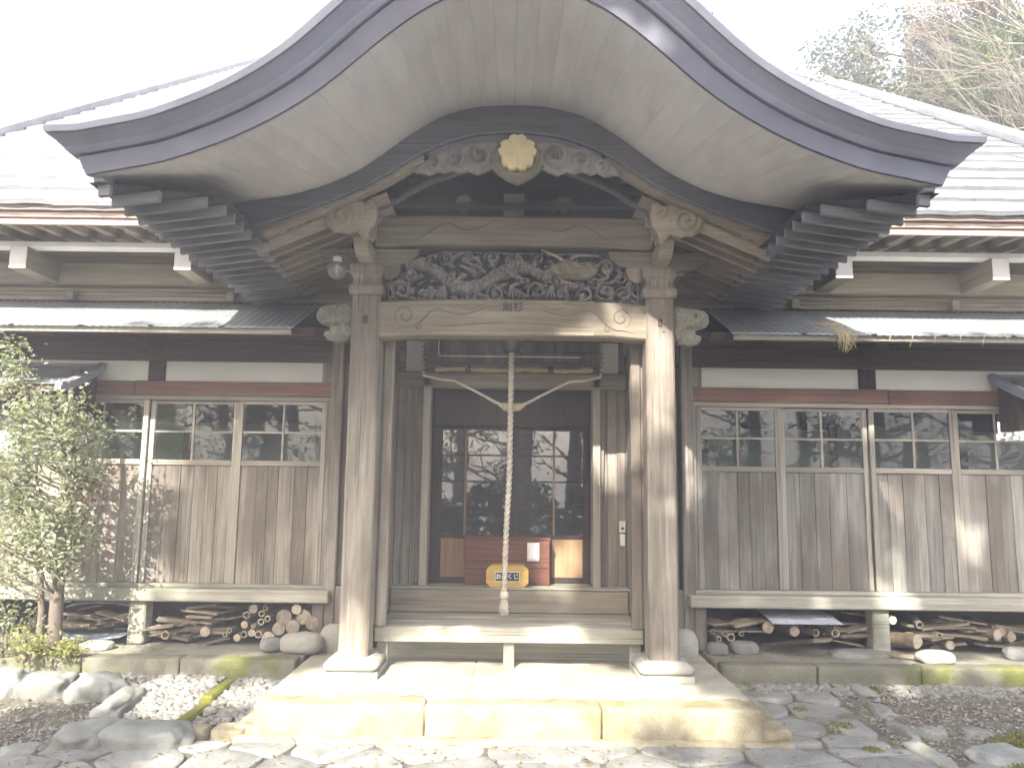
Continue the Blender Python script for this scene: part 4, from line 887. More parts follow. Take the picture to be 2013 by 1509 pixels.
#--OBJECTS--
# ------------------------------------------------------------------ things at the entrance
rp = [(-.008, 1.40), (-.010, 1.0), (-.012, .6), (-.012, .2), (-.018, -.05), (-.035, -.35), (-.045, -.7), (-.048, -1.02)]
zz = np.linspace(1.40, -1.02, 420); xx = np.interp(-zz, [-p[1] for p in rp], [p[0] for p in rp])
k = np.hanning(71); k /= k.sum(); xs_ = np.convolve(np.pad(xx, 35, 'edge'), k, 'valid')
t = thing('bell_rope', 'thick twisted hemp bell rope hanging in front of the entrance doors', 'rope', (-.03, 7.45, -1.2))
MB().tube([(x, 7.45, z) for x, z in zip(xs_, zz)], .0245, 15, twist=115.0, lobes=3, lob=.22).build('rope', ROPE, t)
MB().lathe((-.048, 7.45, -1.06), [(.03, .06), (.042, .04), (.044, .0), (.034, -.02)], 14).build('knot', ROPE, t)
m = MB()
for i in range(70):
    a = random.uniform(0, 6.28); r0 = random.uniform(0, .03); r1 = r0+random.uniform(.008, .03)
    m.tube([(-.048+r0*math.cos(a), 7.45+r0*math.sin(a), -1.07), (-.048+(r0+r1)/2*1.15*math.cos(a), 7.45+(r0+r1)/2*math.sin(a), -1.14), (-.048+r1*math.cos(a+.2), 7.45+r1*math.sin(a+.2), -1.215+random.uniform(-.015, .02))], [.006, .006, .004], 4)
o = m.build('tassel', ROPE, t)
t = thing('suzu_bell', 'round dark metal bell hung behind the carved beam', 'bell', (0, 7.45, 1.3))
MB().lathe((-.008, 7.45, 1.42), [(.02, .16), (.05, .145), (.10, .09), (.125, .02), (.128, .006), (.134, .004), (.134, -.006), (.128, -.008), (.11, -.07), (.07, -.115), (.02, -.13)], 24).build('bell_body', BRASS, t)
MB().tube([(-.008, 7.45, 1.56), (-.008, 7.45, 1.75)], .012, 8).build('hanger', BRASS, t)
MB().box(-.09, .075, 7.435, 7.465, 1.293, 1.31, .003).build('slot_lip', BLACK, t)
t = thing('hanging_cord', 'thin straw cord sagging in a V across the doorway', 'cord', (0, 7.6, .74))
for sgn in (-1, 1):
    MB().tube([(sgn*.90, 7.66, 1.085), (sgn*.72, 7.63, 1.045), (sgn*.58, 7.62, 1.03), (sgn*.45, 7.60, .965), (sgn*.3, 7.58, .885), (sgn*.16, 7.56, .81), (sgn*.08, 7.55, .775), (0, 7.55, .755)], [.012, .012, .013, .013, .013, .014, .018, .02], 8, twist=60, lobes=3, lob=.2).build('cord', ROPE, t)
MB().tube([(-.13, 7.55, .785), (-.07, 7.55, .765), (0, 7.55, .758), (.07, 7.55, .765), (.14, 7.55, .79)], [.012, .038, .045, .038, .012], 10, twist=50, lobes=3, lob=.18).build('thick_middle', STRAW, t)
t = thing('straw_garland', 'yellow straw rope tied along the door lintel', 'straw rope', (0, 7.86, 1.17))
MB().tube([(x, 7.865, 1.185+.006*math.sin(x*9)) for x in np.linspace(-.80, .84, 60)], [.025+.004*math.sin(i*.7) for i in range(60)], 9, twist=55, lobes=3, lob=.22).build('rope', STRAW, t)
for xc in (-.46, .40): MB().tube([(xc-.03, 7.865, 1.185), (xc+.03, 7.865, 1.185)], .031, 10).build('binding', INK, t)
m = MB()
for i in range(260):
    x = random.uniform(-.8, .84); m.tube([(x, 7.855+random.uniform(-.02, .02), 1.185), (x+random.uniform(-.02, .02), 7.85, 1.185-random.uniform(.02, .045))], .0022, 3)
m.build('straw_ends', STRAW, t)
o = MB(); o.tube([(-.735, 7.5, 1.42), (-.735, 7.5, 1.275), (-.72, 7.5, 1.262), (.68, 7.5, 1.262)], .0065, 6); o = o.build('conduit', PIPE, at=(-.73, 7.5, 1.26))
tag(o, 'thin white electric conduit bent under the porch beam', 'conduit')
for sgn, lab in ((-1, 'small beaded chain hanging at the left end of the straw cord'), (1, 'small beaded chain hanging at the right end of the straw cord')):
    t = thing('bead_chain', lab, 'chain', (sgn*.9, 7.66, 1.09), 'bead chains at the doorway')
    for i in range(7): MB().lathe((sgn*.905, 7.66, 1.12+i*.052), [(.003, -.02), (.016, -.012), (.02, 0), (.016, .012), (.003, .02)], 10).build('bead', CHAIN, t)
    MB().tube([(sgn*.905, 7.66, 1.09), (sgn*.905, 7.66, 1.52)], .003, 5).build('wire', CHAIN, t)
# offering box, paper, fortune box
t = thing('offering_box', 'low red-brown wooden box set before the entrance doors', 'wooden box', (-.03, 8.2, -1.04))
MB().box(-.47, .415, 8.13, 8.16, -1.038, -.575, .004).build('front_board', W_REDP, t)
for x0, x1 in ((-.47, -.445), (.39, .415)): MB().box(x0, x1, 8.162, 8.27, -1.038, -.577, .003).build('side_board', W_REDP, t)
MB().box(-.48, .425, 8.12, 8.275, -.573, -.553, .004).build('top_board', W_REDP, t)
t = thing('paper_notice', 'small white paper notice pinned to the red-brown box', 'notice', (.245, 8.125, -.78))
s = [[(.18+.125*u, 8.122-.006*math.sin(u*2.5)-.004*v, -.60-.19*v) for u in np.linspace(0, 1, 6)] for v in np.linspace(0, 1, 5)]
MB().strip(s+[[(x, y+.0015, z) for x, y, z in r] for r in reversed(s)], smooth=True).build('sheet', PAPER, t)
m = MB()
for cx, rows in ((.235, 5), (.205, 3)):
    for j in range(rows):
        z0 = -.652-j*.022-(.03 if cx < .22 else 0)
        for q in range(3): m.box(cx+random.uniform(-.006, .002), cx+random.uniform(.003, .008), 8.1125, 8.1135, z0+q*.005, z0+q*.005+.002)
m.build('handwriting', INK, t)
t = thing('fortune_box', 'yellow varnished box with cut corners and black name plate', 'fortune box', (-.024, 7.9, -1.02))
ch = .045; pl = [(-.236, -1.02+ch), (-.236+ch, -1.02), (.188-ch, -1.02), (.188, -1.02+ch), (.188, -.807-ch), (.188-ch, -.807), (-.236+ch, -.807), (-.236, -.807-ch)]
MB().prism(pl, 7.835, 7.99).build('case', BOXY, t)
MB().box(-.175, .125, 7.834, 7.99, -.806, -.797, .002).build('lid', BOXY, t)
pt_ = MB(); pt_.box(-.15, .10, 7.829, 7.8345, -.965, -.865, .0); pt_ = pt_.build('plate_border', WPAINT, t)
MB().box(-.142, .092, 7.827, 7.8285, -.957, -.873, .0).build('plate', BLACK, pt_)
text('おみくじ', .058, (-.025, 7.8255, -.915), WPAINT, t, 'lettering', .0008, .0012)
# lamp and switches
t = thing('bulb_lamp', 'round clear glass bulb lamp beside the left post capital', 'lamp', (-1.57, 6.6, 1.87))
MB().lathe((-1.57, 6.6, 1.874), [(.004, -.09), (.04, -.082), (.073, -.053), (.09, -.007), (.085, .035), (.06, .06), (.034, .068)], 20).build('bulb', BULB, t)
MB().lathe((-1.57, 6.6, 1.874), [(.034, .066), (.04, .075), (.04, .11), (.022, .125)], 16).build('socket', PLAST, t)
MB().lathe((-1.57, 6.6, 1.874), [(.008, -.03), (.014, -.02), (.014, .02), (.01, .06)], 10).build('filament_stem', WPAINT, t)
MB().tube([(-1.57, 6.6, 1.99), (-1.57, 6.62, 2.03), (-1.54, 6.7, 2.05), (-1.46, 6.83, 2.03)], .008, 7).build('arm', CHAIN, t)
t = thing('wall_switch', 'ivory outdoor switch plate with dark button on the wall right of the door', 'switch', (1.155, 7.98, -.47))
MB().box(1.12, 1.185, 7.965, 7.99, -.475, -.36, .006).build('plate', PLAST, t); MB().box(1.142, 1.165, 7.955, 7.964, -.445, -.42, .003).build('button', BLACK, t)
o = MB().box(1.13, 1.18, 7.968, 7.99, -.61, -.49, .006).build('cover_plate', PLAST, at=(1.155, 7.98, -.61)); tag(o, 'blank ivory cover plate under the wall switch', 'cover plate')

ORD = ('first second third fourth fifth sixth seventh eighth ninth tenth eleventh twelfth thirteenth fourteenth fifteenth sixteenth seventeenth eighteenth nineteenth twentieth '
       'twenty-first twenty-second twenty-third twenty-fourth twenty-fifth twenty-sixth twenty-seventh twenty-eighth twenty-ninth thirtieth').split()
# ------------------------------------------------------------------ under the floor: firewood, canes, boards, sheets
def log(name, x, z, r, lab, grp, L=.55, hollow=False, mat=W_LOG, yaw=0.0, y=7.86, tilt=0.0, cat='log'):
    t = thing(name, lab, cat, (x, y, z-r), grp); n = 14; d = Vector((math.sin(yaw), math.cos(yaw), tilt)); yy = y+random.uniform(-.02, .03)
    a = Vector((x, yy, z)); b = a+d*L; wob = lambda: Vector((random.uniform(-.006, .006), 0, random.uniform(-.006, .006)))
    if hollow:
        m = MB(); m.tube([a, a+d*L*.3+wob(), a+d*L*.65+wob(), b], [r, r*.97, r, r*.97], n, caps=False); m.tube([a, a+d*.12], r*.66, n, caps=False)
        m.build('cane_wall', mat, t); e = MB(); ref = [Vector((math.cos(q), 0, math.sin(q))) for q in np.linspace(0, 2*math.pi, n, endpoint=False)]
        e.strip([[a+v*r*.995 for v in ref], [a+v*r*.66 for v in ref]], close=False); e.add([a+ref[-1]*r*.995, a+ref[0]*r*.995, a+ref[0]*r*.66, a+ref[-1]*r*.66], [(0, 1, 2, 3)]); e.build('cut_end', END, t)
        MB().tube([a+d*.11, a+d*.12], r*.7, n).build('node', HOLE, t)
    else:
        m = MB(); m.tube([a, a+d*L*.3+wob(), a+d*L*.65+wob(), b], [r, r*1.03, r*.98, r], n, caps=False); m.build('bark', mat, t)
        e = MB(); rr = [r*random.uniform(.93, 1.03) for _ in range(n)]
        e.add([a-d*.002]+[a-d*.001+Vector((math.cos(q)*w_, 0, math.sin(q)*w_)) for q, w_ in zip(np.linspace(0, 2*math.pi, n, endpoint=False), rr)], [(0, 1+i, 1+(i+1) % n) for i in range(n)]); e.build('cut_end', END, t)
    return t
LOGS = [(-2.126, -1.261, .052, 'small log on top of the firewood pile'), (-2.249, -1.342, .079, 'thick log highest on the left of the firewood pile'), (-2.056, -1.339, .073, 'round log just below the topmost small one'), (-1.973, -1.39, .068, 'log at the right end of the firewood pile beside the floor post'), (-2.154, -1.43, .071, 'log in the middle of the firewood pile'), (-2.30, -1.455, .066, 'log left of the middle in the firewood pile'), (-2.395, -1.548, .07, 'lowest left log of the firewood pile'), (-2.03, -1.535, .063, 'log at the bottom of the pile behind the big boulder')]
for x, z, r, lab in LOGS: log('firewood_log', x, z, r, lab, 'logs under the left floor', yaw=random.uniform(-.12, .12), L=random.uniform(.45, .7))
cn = [(-2.558, -1.262, .045, 0), (-2.631, -1.326, .037, 1), (-2.469, -1.305, .031, 1), (-2.406, -1.353, .031, 1), (-2.48, -1.389, .034, 1), (-2.645, -1.42, .037, 0), (-2.56, -1.493, .037, 0), (-2.636, -1.508, .034, 1), (-2.494, -1.507, .037, 1), (-2.715, -1.548, .037, 0), (-3.027, -1.488, .05, 0), (-3.43, -1.53, .042, 1), (-2.78, -1.47, .024, 1), (-2.83, -1.515, .026, 1), (-2.545, -1.425, .026, 0), (-2.441, -1.255, .026, 1)]
cnx = {h: sorted([c[0] for c in cn if c[3] == h and c[0] > -3.0], reverse=True) for h in (0, 1)}
for x, z, r, h in cn:
    lab = '%s end beside the firewood logs, %s counted from the right' % ('hollow cane' if h else 'solid pole', ORD[cnx[h].index(x)] if x in cnx[h] else '')
    if (x, z) == (-3.43, -1.53): lab = 'lone hollow cane at the bottom of the board pile'
    if (x, z) == (-3.027, -1.488): lab = 'thick pole end between board pile and canes'
    log('bamboo_cane' if h else 'wooden_pole', x, z, r, lab, 'canes and poles under the left floor', hollow=bool(h), mat=W_BMB, yaw=random.uniform(-.15, .15), L=random.uniform(.5, .9), cat='cane' if h else 'pole')
cr = [(2.152, -1.447, .031, 1), (2.09, -1.495, .026, 1), (2.217, -1.485, .042, 1), (2.314, -1.445, .026, 1), (2.036, -1.43, .026, 1), (3.066, -1.43, .037, 1), (3.259, -1.43, .042, 1), (4.09, -1.336, .037, 1), (4.306, -1.446, .034, 1), (4.908, -1.395, .042, 0), (3.843, -1.30, .042, 0)]
crx = sorted([c[0] for c in cr if c[0] < 2.5])
rl = {3.066: 'hollow pipe end under the white corrugated sheet', 3.259: 'hollow pipe end left of the short floor post', 4.09: 'hollow cane resting high on the thick log', 4.306: 'hollow cane low in the right board pile', 4.908: 'slim pole end between two logs at the far right', 3.843: 'sunlit pole end just right of the short floor post'}
for x, z, r, h in cr: log('bamboo_cane' if h else 'wooden_pole', x, z, r, rl.get(x) or 'hollow cane in the bundle beside the right corner post, %s from the post' % ORD[crx.index(x)], 'canes and poles under the right floor', hollow=bool(h), mat=W_BMB, yaw=random.uniform(-.35, .35), L=random.uniform(.5, .8), cat='cane' if h else 'pole')
for x, z, r, lab, yaw in [(2.585, -1.383, .058, 'log end left of the white corrugated sheet', .2), (2.838, -1.41, .052, 'log end under the middle of the white corrugated sheet', -.1), (4.052, -1.50, .07, 'thick log lying slanted right of the short floor post', -.75), (4.388, -1.53, .045, 'thin log end at the bottom of the right board pile', .1), (4.842, -1.42, .055, 'log end near the far right of the floor gap', -.5), (4.995, -1.44, .05, 'log end at the far right edge', -.4)]:
    log('firewood_log', x, z, r, lab, 'logs under the right floor', yaw=yaw, L=.6, y=7.84)
def plank(x, y, z, L, w_, th, yaw, roll, lab, grp, mat=W_SCRAP):
    M = Matrix.Translation((x, y, z)) @ Matrix.Rotation(yaw, 4, 'Z') @ Matrix.Rotation(roll, 4, 'Y')
    m = MB(); L2, w2 = L/2, w_/2; j = lambda: random.uniform(-.012, .012)
    m.prism([(-L2+j(), -th/2), (L2+j(), -th/2), (L2+j(), th/2), (-L2+j(), th/2)], -w2, w2); m.v = [tuple(M @ Vector(v)) for v in m.v]
    o = m.build('scrap_board', mat, at=(x, y, z-th/2)); return tag(o, lab, 'board', grp)
def pile(x0, x1, zb, zt, n, lab, grp, shape, seed):
    rnd = random.Random(seed)
    for i in range(n):
        x = rnd.uniform(x0, x1); top = zb+(zt-zb)*shape((x-x0)/(x1-x0)); z = zb+.015+(top-zb)*((i+.5)/n)
        plank(x, rnd.uniform(7.92, 8.12), z, rnd.uniform(.22, .5), rnd.uniform(.08, .15), rnd.uniform(.014, .028), rnd.uniform(-.5, .5), rnd.uniform(-.22, .22), '%s, %s' % (lab, 'topmost' if i == n-1 else ('lowest' if i == 0 else ORD[n-1-i]+' from the top')), grp)
pile(-3.5, -2.75, -1.61, -1.24, 30, 'weathered scrap board in the pile left of the canes', 'scrap boards under the left floor', lambda u: .35+.65*math.sin(min(1, u*1.35)*math.pi*.62), 1)
pile(-4.55, -3.9, -1.53, -1.28, 16, 'pale split board in the low stack between tree and floor post', 'split boards by the tree', lambda u: .6+.4*math.sin(u*math.pi), 2)
pile(4.2, 5.3, -1.58, -1.27, 30, 'thin scrap board in the pile right of the thick log', 'scrap boards under the right floor', lambda u: .55+.45*math.sin(u*math.pi), 3)
pile(3.3, 3.62, -1.55, -1.27, 12, 'thin splintered board leaning left of the short floor post', 'splintered boards', lambda u: .4+.6*u, 4)
pile(2.1, 2.6, -1.42, -1.30, 8, 'thin board on the grey sheet beside the right corner post', 'boards on the grey sheet', lambda u: .7, 5)
plank(2.72, 7.72, -1.50, .5, .1, .03, 2.25, .22, 'dark board sliding out over the platform edge', 'boards sliding out', W_DK)
plank(2.92, 7.75, -1.49, .46, .1, .03, 2.3, .2, 'greyish board sliding out beside the dark one', 'boards sliding out', W_SCRAP)
t_ = plank(3.78, 7.62, -1.585, .62, .035, .03, 2.55, .02, 'thin stick lying on the platform beside the white stone', None, W_BMB)
def corr_sheet(name, x0, x1, y0, y1, z, lab, mat, sag=.03, tilt=0.0, pitch=.03, amp=.006):
    xs = np.arange(x0, x1, pitch/6); f = lambda x, y: z+amp*math.sin(x*2*math.pi/pitch)-sag*(1-((x-x0)/(x1-x0)*2-1)**2)*(1 if sag > 0 else 1)+tilt*(y-y0)
    s = [[(x, y, f(x, y)) for x in xs] for y in (y0, (y0+y1)/2, y1)]; s2 = [[(x, y, q+.003) for x, y, q in r] for r in s]
    o = MB(); o.strip(s); o.strip(s2); o.strip([s[0], s2[0]]); o = o.build(name, mat, at=((x0+x1)/2, y0, z)); return tag(o, lab, 'corrugated sheet')
corr_sheet('corrugated_sheet', -4.6, -3.82, 7.78, 8.3, -1.535, 'white corrugated plastic sheet under the split boards', SHEETW, .03)
corr_sheet('corrugated_sheet', -4.45, -3.75, 7.9, 8.4, -1.27, 'translucent grey corrugated sheet on top of the split boards', SHEETW, -.04, .12)
corr_sheet('corrugated_sheet', 2.6, 3.30, 7.74, 8.3, -1.325, 'white corrugated sheet jutting from under the right floor', SHEETW, 0, .13)
o = MB().box(1.98, 2.56, 7.9, 8.4, -1.435, -1.428, 0).build('metal_sheet', CORR, at=(2.2, 8, -1.43)); tag(o, 'flat grey metal sheet above the cane bundle', 'metal sheet')
for nm, c, rx, ry, rz, rot, mt, lab, sd in (('boulder', (-1.99, 7.60, -1.535), .2, .13, .098, 0, S_PLIN, 'big rounded tan boulder below the firewood logs', 2), ('boulder', (-2.27, 7.60, -1.55), .115, .07, .065, .5, S_COB, 'small grey oval stone left of the big boulder', 5),
        ('boulder', (-3.98, 7.63, -1.59), .16, .1, .05, .1, S_PLIN, 'flat tan stone below the white sheet by the tree', 7), ('boulder', (4.03, 7.47, -1.565), .17, .11, .062, 0, S_PLIN, 'smooth white oval stone on the platform right of the steps', 9),
        ('boulder', (2.33, 7.82, -1.575), .14, .1, .07, .2, S_COB, 'low grey stone under the floor right of the cane bundle', 11), ('boulder', (3.45, 7.78, -1.615), .3, .16, .045, 0, S_COB, 'flat grey stone under the short floor post on the right', 13), ('boulder', (2.05, 7.78, -1.58), .1, .09, .07, 0, S_COB, 'grey stone at the foot of the right corner post', 15), ('boulder', (4.95, 7.7, -1.58), .13, .1, .07, 0, S_COB, 'rounded stone at the far right under the logs', 17)):
    tag(stone_blob(c, rx, ry, rz, sd, 4, .10, rot=rot).build(nm, mt, at=(c[0], c[1], c[2]-rz)), lab, 'stone')
# straw caught on the right pent roof
t = thing('straw_tuft', 'tuft of dry straw caught on the edge of the right pent roof', 'straw', (3.1, 7.06, 1.46))
m = MB(); m2 = MB()
for i in range(26):
    x = 3.1+random.gauss(0, .04); L = random.uniform(.06, .2); m.tube([(x, 7.08, 1.475), (x+random.uniform(-.05, .05), 7.03, 1.44), (x+random.uniform(-.09, .09), 7.02, 1.45-L)], [.004, .004, .002], 4)
m.build('hanging_straw', STRAW, t)['kind'] = 'stuff'
for i in range(34):
    x = 3.05+random.gauss(0, .07); y = random.uniform(7.1, 7.4); z = 1.455+(y-7.08)*.46+.01; a = random.uniform(0, 3.1); m2.tube([(x, y, z), (x+.07*math.cos(a), y+.05*math.sin(a), z+.02+.02*math.sin(a))], .0035, 4)
m2.build('loose_straw', STRAW, t)['kind'] = 'stuff'
for i, x in enumerate((3.55, 3.75, 3.95, 4.2, 4.42, 4.6)):
    o = MB().tube([(x, 7.09, 1.47), (x+.02, 7.04, 1.46), (x+random.uniform(-.05, .06), 7.03, 1.40-random.uniform(0, .1))], [.005, .004, .002], 4).build('straw_wisp', STRAW, at=(x, 7.06, 1.4))
    tag(o, 'single straw wisp dangling from the right pent roof edge, %s right of the tuft' % ORD[i], 'straw', 'straw wisps')

# ------------------------------------------------------------------ trees and plants
def limb_tree(m, p, d, L, r, depth, out, spread=.55, lift=.1, kids=(2, 3)):
    pts = [p]; q = p; dd = d.normalized(); n = 4
    for i in range(n):
        dd = (dd+Vector((random.uniform(-1, 1), random.uniform(-1, 1), random.uniform(-.6, 1)*.8+lift))*.16).normalized(); q = q+dd*(L/n); pts.append(q)
    m.tube(pts, [r*(1-.13*i) for i in range(n+1)], 7 if r > .03 else 4, caps=False)
    if depth == 0: out.append(q); return
    out.append(q)
    for k in range(random.randint(*kids)):
        nd = (dd+Vector((random.uniform(-1, 1), random.uniform(-1, 1), random.uniform(-.7, 1)))*spread).normalized()
        limb_tree(m, pts[random.randint(2, n)], nd, L*random.uniform(.6, .82), r*.55, depth-1, out, spread, lift, kids)
def foliage(tips, per, spread, size, droop=.3, aspect=.45):
    T = np.array([tuple(t) for t in tips]); P = np.repeat(T, per, 0)+rng.normal(size=(len(T)*per, 3))*np.array(spread)
    return leaves_mesh(P, size, droop, aspect=aspect)
# slender tree in front of the left wing
t = thing('slender_tree', 'slender sunlit leafy tree growing against the left end of the wall', 'tree', (-4.22, 7.35, -1.56))
m = MB(); tips = []
tr = [Vector((-4.22, 7.35, -1.62)), Vector((-4.23, 7.34, -1.0)), Vector((-4.20, 7.33, -.4)), Vector((-4.2, 7.33, .3)), Vector((-4.25, 7.30, .85))]
m.tube(tr, [.068, .058, .052, .04, .022], 9)
m.tube([Vector((-4.33, 7.30, -1.6)), Vector((-4.34, 7.3, -1.2)), Vector((-4.42, 7.27, -.5)), Vector((-4.5, 7.22, .4))], [.035, .03, .024, .012], 7)
for k in range(64):
    z = random.uniform(-1.15, .45); x0 = np.interp(z, [-1.6, .85], [-4.22, -4.24]); a = random.uniform(0, 6.28)
    limb_tree(m, Vector((x0, 7.33, z)), Vector((math.cos(a)*(.8 if math.cos(a) > 0 else 1.5), -abs(math.sin(a))*.6-.1, .5)), random.uniform(.22, .40)*(1.35 if math.cos(a) < 0 else 1), .014, 1, tips, .6, .1)
m.tube([Vector((-4.5, 7.22, .4)), Vector((-4.62, 7.2, .8)), Vector((-4.73, 7.2, 1.3))], [.014, .011, .005], 6)
m.build('trunk', BARK, t)
T = [q for q in tips if q.y < 7.75 and q.z < (.80 if q.x > -4.55 else 1.15) and q.x < -3.72-(.22 if q.z < -.2 else 0)]
V, F = foliage(T, 24, (.09, .08, .09), .055, .25); big_mesh('crown', V, F, LEAF_L, t)
T += [Vector((-4.74+random.gauss(0, .07), 7.2+random.gauss(0, .06), z)) for z in np.linspace(.75, 1.32, 22)]+[Vector((random.uniform(-4.75, -4.3), 7.22+random.gauss(0, .08), random.uniform(.35, .8))) for _ in range(26)]
V, F = foliage(T[-48:], 22, (.06, .06, .06), .055, .1); big_mesh('upper_sprays', V, F, LEAF_L, t)
hang = [Vector((random.uniform(-4.18, -3.95), 7.3+random.uniform(-.1, .1), random.uniform(-.35, .15))) for _ in range(14)]
V, F = foliage(hang, 24, (.05, .05, .10), .05, .7); big_mesh('hanging_leaves', V, F, LEAF_R, t)
for k, (x, y, h, w_, lab, mt) in enumerate([(-4.62, 7.25, .42, .26, 'low leafy shrub left of the slender tree', LEAF_L), (-4.35, 7.12, .2, .2, 'yellowing low plant at the foot of the slender tree', LEAF_P), (-5.0, 7.3, .5, .3, 'low leafy shrub at the left edge', LEAF_L), (-4.05, 7.22, .12, .14, 'tiny yellow plant on the platform by the slender tree', LEAF_P)]):
    t = thing('low_shrub', lab, 'shrub', (x, y, -1.62), 'low plants by the slender tree'); m = MB(); tips = []
    for i in range(9): limb_tree(m, Vector((x+random.uniform(-.05, .05), y, -1.62)), Vector((random.uniform(-.7, .7), random.uniform(-.6, .5), 1)), h*random.uniform(.5, .8), .008, 1, tips, .6, .1)
    m.build('stems', BARK, t); V, F = foliage(tips, 12, (w_*.4, w_*.4, h*.25), .045, .1); big_mesh('leaves', V, F, mt, t)
# hillside and trees beyond the roof on the right
sm = lambda a: max(0, min(1, a))**2*(3-2*max(0, min(1, a)))
hillz = lambda x, y: -1.98+19.5*sm((x-8.5-.12*(y-20))/8)*sm((y-19)/14)+.5*mnoise.noise(Vector((x*.3, y*.3, 0)))*sm((y-19)/3)
xs = np.linspace(-40, 90, 105); ys = np.linspace(18.8, 110, 74); n = len(xs)
o = big_mesh('hillside', [(x, y, hillz(x, y)) for y in ys for x in xs], [(j*n+i, j*n+i+1, (j+1)*n+i+1, (j+1)*n+i) for j in range(len(ys)-1) for i in range(n-1)], GROUND); o['kind'] = 'structure'
P = []
for _ in range(2600):
    x, y = random.uniform(9.5, 30), random.uniform(20, 34); P.append((x, y, hillz(x, y)+random.uniform(.1, .9)))
for nm, mt, sl_, lab in (('scrub', LEAF_H, slice(0, 1300), 'brownish green scrub covering the hillside behind the trees'), ('scrub', LEAF_D, slice(1300, 2600), 'dark evergreen scrub covering the hillside behind the trees')):
    V, F = foliage([Vector(q) for q in P[sl_]], 16, (.4, .4, .35), .26, .2, .5); tag(big_mesh(nm, V, F, mt), lab, 'scrub', kind='stuff')
def hill_tree(x, y, zb, zc, w_, h, lab, mat, size, per, n=14, droop=.3, lean=0.0, aspect=.45, spread=1.0):
    t = thing('hill_tree', lab, 'tree', (x, y, zb), 'trees on the hillside behind the roof'); m = MB(); tips = []
    m.tube([Vector((x, y, zb)), Vector((x+lean*.4, y, (zb+zc)/2)), Vector((x+lean, y, zc+h*.3))], [.28, .2, .08], 8)
    for i in range(n):
        z = random.uniform(zb+(zc-zb)*.55, zc+h*.3); a = random.uniform(0, 6.28); limb_tree(m, Vector((x+lean*.7, y, z)), Vector((math.cos(a), math.sin(a), random.uniform(0, .5))), w_*random.uniform(.3, .55), .05, 2, tips, .6, .08)
    m.build('trunk', BARK, t); V, F = foliage(tips, per, (w_*.085*spread, w_*.085*spread, h*.05*spread), size, droop, aspect); big_mesh('crown', V, F, mat, t); return t
hill_tree(10.3, 14.2, -1.9, 7.0, 2.5, 3.6, 'bright evergreen tree with drooping leaf tufts at the upper right', LEAF_B, .24, 60, 30, .9, aspect=.22)
hill_tree(11.6, 14.6, -1.9, 8.6, 2.6, 3.6, 'tall evergreen tree at the far upper right corner', LEAF_B, .24, 44, 24, .8, aspect=.24)
hill_tree(11.0, 16.5, -1.9, 10.8, 2.4, 2.4, 'reddish brown leafy treetop in the upper right corner', LEAF_R, .13, 44, 18)
hill_tree(8.7, 17.0, -1.9, 8.0, 2.6, 4.0, 'pale thin-leaved tree directly above the roof verge', LEAF_H, .13, 50, 26)
hill_tree(10.2, 18.5, -1.9, 10.6, 2.8, 4.2, 'brownish thin-leaved tree behind the bare branches', LEAF_H, .14, 44, 28)
hill_tree(8.2, 19.5, -1.9, 9.5, 2.2, 2.6, 'sparse pale tree at the left end of the hillside trees', LEAF_H, .13, 8, 12)
hill_tree(12.5, 19.0, -1.9, 10.0, 3.2, 4.5, 'dark broadleaf tree behind the drooping evergreens', LEAF_D, .18, 44, 30)
t = thing('bare_tree', 'bare tree with long pale leafless branches arching over the roof', 'tree', (10.6, 13.2, -1.9), 'trees on the hillside behind the roof'); m = MB(); tips = []
m.tube([Vector((10.6, 13.2, -1.9)), Vector((10.5, 13.2, 4)), Vector((10.0, 13.2, 7.3)), Vector((9.6, 13.2, 9.0))], [.16, .13, .08, .045], 8); m.build('trunk', BARKG, t); m = MB()
for i in range(36):
    z = random.uniform(5.6, 9.2); x0 = np.interp(z, [4, 7.3, 9.0], [10.5, 10.0, 9.6]); limb_tree(m, Vector((x0, 13.2, z)), Vector((-1.0 if random.random() < .8 else .6, random.uniform(-.5, .4), random.uniform(-.25, .75))), random.uniform(1.0, 1.9), .021, 3, tips, .42, .05, (2, 3))
m.build('branches', BARKG, t)
